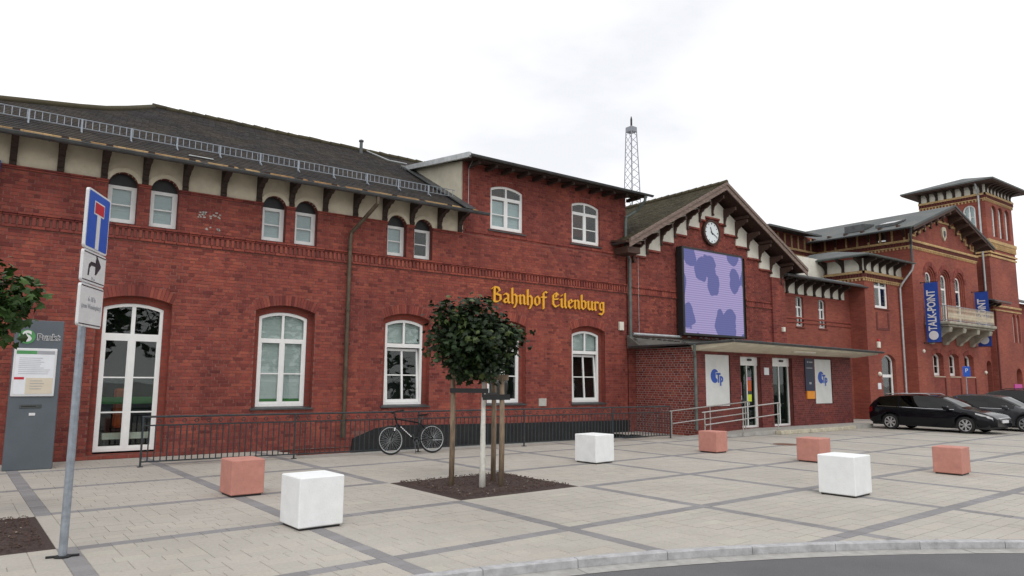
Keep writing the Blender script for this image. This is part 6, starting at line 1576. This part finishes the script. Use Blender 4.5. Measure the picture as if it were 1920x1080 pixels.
q = MB(); q.bbox(rx_-.02,rx_+.22,-.075,-.065,hw_-.05,hw_-.038,.003); q.build('chain_guard', 'zinc_light', bk, T=lean)
q = MB(); q.tube([(.20,0,.80),(.20,-.03,.70)], .03, 8); q.build('lock', 'plastic_black', bk, T=lean)
q = MB(); q.tube([(.06,-.04,.30),(.03,-.12,.02)], .009, 6); q.build('kickstand', 'zinc', bk, T=lean)
# ================================================================ CARS
def car(name, label, loc, heading, paint, Lc=4.5, Wc=1.8, Hc=1.47, estate=True, lug=False):
    """lofted body: x forward, half sections mirrored. parts: body, windows, lamps, wheels, grille, plate, mirrors"""
    t_ = thing(name, loc, label, 'car', 'cars parked on the right')
    M = Matrix.Translation(loc) @ Matrix.Rotation(heading, 4, 'Z'); h2 = Wc/2; wr = .32*Hc/1.47; ax0, ax1 = -Lc/2+.86, Lc/2-.92
    # stations: x, belt z, roof z, roof half-width factor, body half-width factor, sill z
    S = [(-2.25,.86,.90,.78,.80,.42),(-2.20,.93,1.00,.80,.90,.34),(-2.08,.96,1.22,.74,.97,.28),(-1.86,.975,1.40,.72,1,.26),(-1.5,.97,1.455,.72,1,.24),(-1.0,.955,1.485,.72,1,.22),(-.4,.94,1.495,.72,1,.2),(.1,.925,1.475,.71,1,.2),(.48,.92,1.40,.70,1,.2),(.82,.92,1.22,.72,1,.22),(1.12,.925,1.04,.76,.995,.24),(1.38,.905,.955,.80,.985,.25),(1.68,.85,.885,.80,.96,.26),(1.95,.77,.80,.78,.92,.27),(2.12,.69,.72,.74,.84,.28),(2.24,.55,.60,.68,.70,.30)]
    if not estate: S = [(a, b, c if a > -1.2 else max(b+.04, c-(-1.2-a)*.38), d, e, f) for a, b, c, d, e, f in S]
    kx, kz = Lc/4.5, Hc/1.495
    def interp(xx):
        for p, q_ in zip(S[:-1], S[1:]):
            if p[0] <= xx <= q_[0]:
                s = (xx-p[0])/(q_[0]-p[0]); return [p[i]+(q_[i]-p[i])*s for i in range(6)]
        return list(S[0] if xx < S[0][0] else S[-1])
    xs = sorted(set([s[0] for s in S]+[a/kx+wr*1.2*math.cos(math.pi*k/10)/kx for a in (ax0, ax1) for k in range(11)]))
    rows = []
    for xx in xs:
        _, be, rf_, rw__, bw__, si = interp(xx); be *= kz; rf_ *= kz; si *= kz
        X_ = xx*kx
        for a in (ax0, ax1):
            d = abs(X_-a)
            if d < wr*1.2: si = max(si, wr+math.sqrt(max(0, (wr*1.2)**2-d*d))*.98)
        b_ = h2*bw__; mid = si+(be-si)*.5
        rows.append([(X_,b_*.93,si),(X_,b_*.995,si+(mid-si)*.45),(X_,b_,mid+.02),(X_,b_*.985,be-.07*kz),(X_,b_*.945,be),(X_,(b_*.945+h2*rw__)/2*1.015,be+(rf_-be)*.52),(X_,h2*rw__,rf_-.045*kz if rf_-be > .12 else be+(rf_-be)*.6),(X_,h2*rw__*.82,rf_-.008),(X_,0,rf_+.012)])
    body, gl = MB(), {}
    np_ = 9
    for sgn in (1, -1):
        for i in range(len(rows)-1):
            for j in range(np_-1):
                q_ = [rows[i][j], rows[i+1][j], rows[i+1][j+1], rows[i][j+1]]; q_ = [(p[0], p[1]*sgn, p[2]) for p in q_]
                if sgn > 0: q_ = q_[::-1]
                xm = (xs[i]+xs[i+1])/2; tgt = body
                if j in (4, 5) and -1.95 < xm < .95:
                    pillar = any(abs(xm-c) < w_ for c, w_ in ((.06,.06),(-.98,.07)))
                    tgt = body if pillar else gl.setdefault(('side_window', sgn, xm > .06, xm > -.98), MB())
                elif j in (6, 7) and .48 < xm < 1.12: tgt = gl.setdefault(('windscreen',), MB())
                elif j in (5,) and .90 < xm < 1.12: tgt = body
                elif j in (6, 7) and -2.2 < xm < -1.86: tgt = gl.setdefault(('rear_window',), MB())
                tgt.add(q_, [(0,1,2,3)])
        for r_, rev in ((rows[0], 1), (rows[-1], 0)):
            pts = [(p[0], p[1]*sgn, p[2]) for p in r_]+[(r_[0][0], 0, r_[0][2])]; body.poly(pts)
    # merge doubles for smooth shading
    def weld(mb):
        idx = {}; v2 = []; mp_ = []
        for p in mb.v:
            k = tuple(round(c, 4) for c in p)
            if k not in idx: idx[k] = len(v2); v2.append(p)
            mp_.append(idx[k])
        fs, aa = [], []
        for f in mb.f:
            g_ = []
            for i in f:
                if mp_[i] not in g_: g_.append(mp_[i])
            if len(g_) > 2: fs.append(tuple(g_)); aa.append(0.0)
        mb.v, mb.f, mb.a = v2, fs, aa; return mb
    bo = weld(body).build('body', paint, t_, T=M); smooth_by_angle(bo, 40)
    for k, g_ in gl.items():
        if g_.f: o = weld(g_).build(k[0], 'glass_car', t_, T=M); smooth_by_angle(o, 40)
    q = MB(); q.box(-Lc/2+.15, Lc/2-.2, -h2+.12, h2-.12, .17, .62*kz); q.box(ax0+.45, ax1-.45, -h2+.07, h2-.07, .17, .5); q.build('underbody', 'plastic_black', t_, T=M)
    q = MB(); q.box(-Lc/2+.6, .55, -h2+.32, h2-.32, .5, .86*kz)
    for (a, b) in ((.0,.36),(.0,-.36),(-.95,.36),(-.95,-.36)): q.bbox(a-.16,a+.02,b-.2,b+.2,.7,1.18*kz,.05)
    q.build('seats', 'plastic_black', t_, T=M)
    for a in (ax0, ax1):
        for s in (1, -1):
            q = MB(); y0 = s*(h2-.20); q.disc((a,y0,wr), (0,s,0), [(wr*.70,-.0),(wr*.96,.0),(wr,.03),(wr,.16),(wr*.95,.19),(wr*.70,.195),(wr*.68,.14),(0,.13)], 36); w_ = q.build('wheel', 'rubber', t_, T=M); smooth_by_angle(w_, 40)
            q = MB(); yf = y0+s*.165; q.torus((a,yf+s*.02,wr), (0,1,0), wr*.68, .014, 36, 6); q.disc((a,yf,wr), (0,s,0), [(wr*.16,0),(wr*.15,.03),(0,.035)], 16)
            for k in range(7):
                A = k*2*math.pi/7+.3
                for dA in (-.11,.11): q.tube([(a+wr*.13*math.cos(A),yf+s*.015,wr+wr*.13*math.sin(A)),(a+wr*.68*math.cos(A+dA),yf+s*.018,wr+wr*.68*math.sin(A+dA))], [.022,.017], 6)
            q.build('alloy_rim', 'alloy', w_, T=M)
    for s in (1, -1):
        q = MB(); X_ = [1.62,1.80,1.98,2.13]; pts = []
        def surf(xx, f):
            r = interp(xx); be = r[1]*kz; return (xx*kx+.012, s*(h2*r[4]*.99+.012-f*.03), be-.02-f*.16*kz)
        top = [surf(a, 0.05) for a in X_]; bot = [surf(a, .9-.1*abs(i-1.5)) for i, a in enumerate(X_)]
        for i in range(3): q.add([top[i], top[i+1], bot[i+1], bot[i]], [(0,1,2,3)])
        q.build('headlight', 'lamp_glass', t_, T=M)
        q = MB(); tl = []
        for (xx, dz) in ((-2.235,0),(-2.17,.0),(-2.02,.0)):
            r = interp(xx); tl.append((xx*kx-.01, s*(h2*r[4]+.004), r[1]*kz))
        for a, b in zip(tl[:-1], tl[1:]): q.add([(a[0],a[1],a[2]-.02),(b[0],b[1],b[2]-.0),(b[0],b[1],b[2]-.17),(a[0],a[1],a[2]-.22)], [(0,1,2,3)])
        q.build('tail_light', 'tail_red', t_, T=M)
        q = MB(); q.bbox(.62*kx,.82*kx,s*(h2+.10)-.09,s*(h2+.10)+.09,.93*kz,1.07*kz,.04); q.tube([(.76*kx,s*(h2-.08),.95*kz),(.74*kx,s*(h2+.08),.97*kz)], .03, 6); q.build('wing_mirror', paint, t_, T=M)
        for xh in (-.72, .22):
            q = MB(); q.bbox(xh*kx-.10,xh*kx+.10,s*(h2-.002)-.012,s*(h2-.002)+.012,.80*kz,.825*kz,.005); q.build('door_handle', paint, t_, T=M)
        q = MB()
        for a, b in zip([s_ for s_ in xs if -1.95 <= s_ <= .95][:-1], [s_ for s_ in xs if -1.95 <= s_ <= .95][1:]):
            r0_, r1_ = interp(a), interp(b); q.tube([(a*kx,s*(h2*r0_[4]*.95),r0_[1]*kz+.004),(b*kx,s*(h2*r1_[4]*.95),r1_[1]*kz+.004)], .010, 4)
        q.build('window_trim', 'chrome', t_, T=M)
    q = MB(); q.bbox(Lc/2-.10,Lc/2+.005,-.42,.42,.56*kz,.64*kz,.015); q.build('grille', 'chrome', t_, T=M)
    q = MB(); q.bbox(Lc/2-.12,Lc/2-.01,-.58,.58,.30*kz,.44*kz,.03); q.build('air_intake', 'plastic_black', t_, T=M)
    q = MB(); q.bbox(Lc/2-.02,Lc/2+.022,-.26,.26,.44*kz,.55*kz,.004); q.build('number_plate', 'sign_white', t_, T=M)
    q = MB(); q.bbox(-Lc/2-.02,-Lc/2+.02,-.26,.26,.60*kz,.71*kz,.004); q.build('number_plate', 'sign_white', t_, T=M)
    if estate:
        for s in (1, -1):
            q = MB(); q.tube([(-1.7*kx,s*h2*.66,1.44*kz),(-1.6*kx,s*h2*.66,1.515*kz),(-.1*kx,s*h2*.66,1.535*kz),(.05*kx,s*h2*.66,1.47*kz)], .014, 6); q.build('roof_rail', 'plastic_black' if not lug else 'chrome', t_, T=M)
    return t_
hd = math.atan2(-1, .0)
car('parked_car', 'black estate car with silver wheels parked nearest the entrance', (28.55,12.12,0), hd, 'car_black', 4.35, 1.78, 1.31, True, True)
car('parked_car', 'dark grey saloon half hidden behind the black estate car', (31.35,11.25,0), hd-.03, 'car_grey', 4.45, 1.78, 1.31, False)
car('parked_car', 'dark blue off-road car cut off by the right picture edge', (33.9,11.6,0), hd+math.pi+.03, 'car_blue', 4.7, 1.9, 1.5, True)
# parking sign by the villa
ps = thing('parking_sign', (37.4,14.5,0), 'small blue parking sign on a thin post before the villa windows', 'road sign')
q = MB(); q.tube([(37.4,14.5,0),(37.4,14.5,2.55)], .025, 8); q.build('post', 'galv', ps)
SM = Matrix.Translation((37.4,14.46,0)) @ Matrix.Rotation(R(-52), 4, 'Z'); q = MB(); q.prism(rrect(-.16,.16,2.05,2.53,.03), -.01, .005); pp = q.build('plate', 'sign_blue', ps, T=SM)
sign_text('P', pp, 0, 2.33, .26, 'sign_white', SM @ Matrix.Translation((0,.0065,0)))
# magenta board at the right edge
mg = thing('advertising_board', (46.2,15.6,0), 'magenta roadside board at the right edge behind the blue car', 'sign')
q = MB(); q.bbox(46.5,47.6,15.58,15.64,.75,1.7,.01); q.build('panel', 'magenta', mg); q = MB(); q.tube([(46.6,15.61,0),(46.6,15.61,.8)], .03, 6); q.build('leg', 'galv', mg); q = MB(); q.tube([(47.5,15.61,0),(47.5,15.61,.8)], .03, 6); q.build('leg', 'galv', mg)

# ================================================================ WOOD ACROSS THE TURNING CIRCLE (mirrored in the station windows)
rt = random.Random(77); mb = MB()
for k in range(15):
    bx_, by_ = -14+k*6.2+rt.uniform(-1.5,1.5), -24+rt.uniform(-4,3); hh = rt.uniform(9,13); rr = rt.uniform(2.6,3.6)
    mb.tube([(bx_,by_,-.1),(bx_+rt.uniform(-.3,.3),by_,hh*.5)], [.28,.16], 7, rnd=.02)
    for c in range(520):
        d = Vector((rt.gauss(0,1), rt.gauss(0,1), rt.gauss(0,1))).normalized(); q = (.45+.55*rt.random()**.5)
        p = Vector((bx_+d.x*rr*q, by_+d.y*rr*q, hh*.60+d.z*hh*.40*q)); s = rt.uniform(.3,.6); e1 = Vector((rt.gauss(0,1), rt.gauss(0,1), rt.gauss(0,.6))).normalized()*s; e2 = Vector((rt.gauss(0,1), rt.gauss(0,1), rt.gauss(0,.6))).normalized()*s
        mb.add([p-e1, p-e2*.6, p+e1, p+e2*.6], [(0,1,2,3)], rt.uniform(.05,.99))
mb.build('tree_belt', 'leaf_bright', kind='stuff')
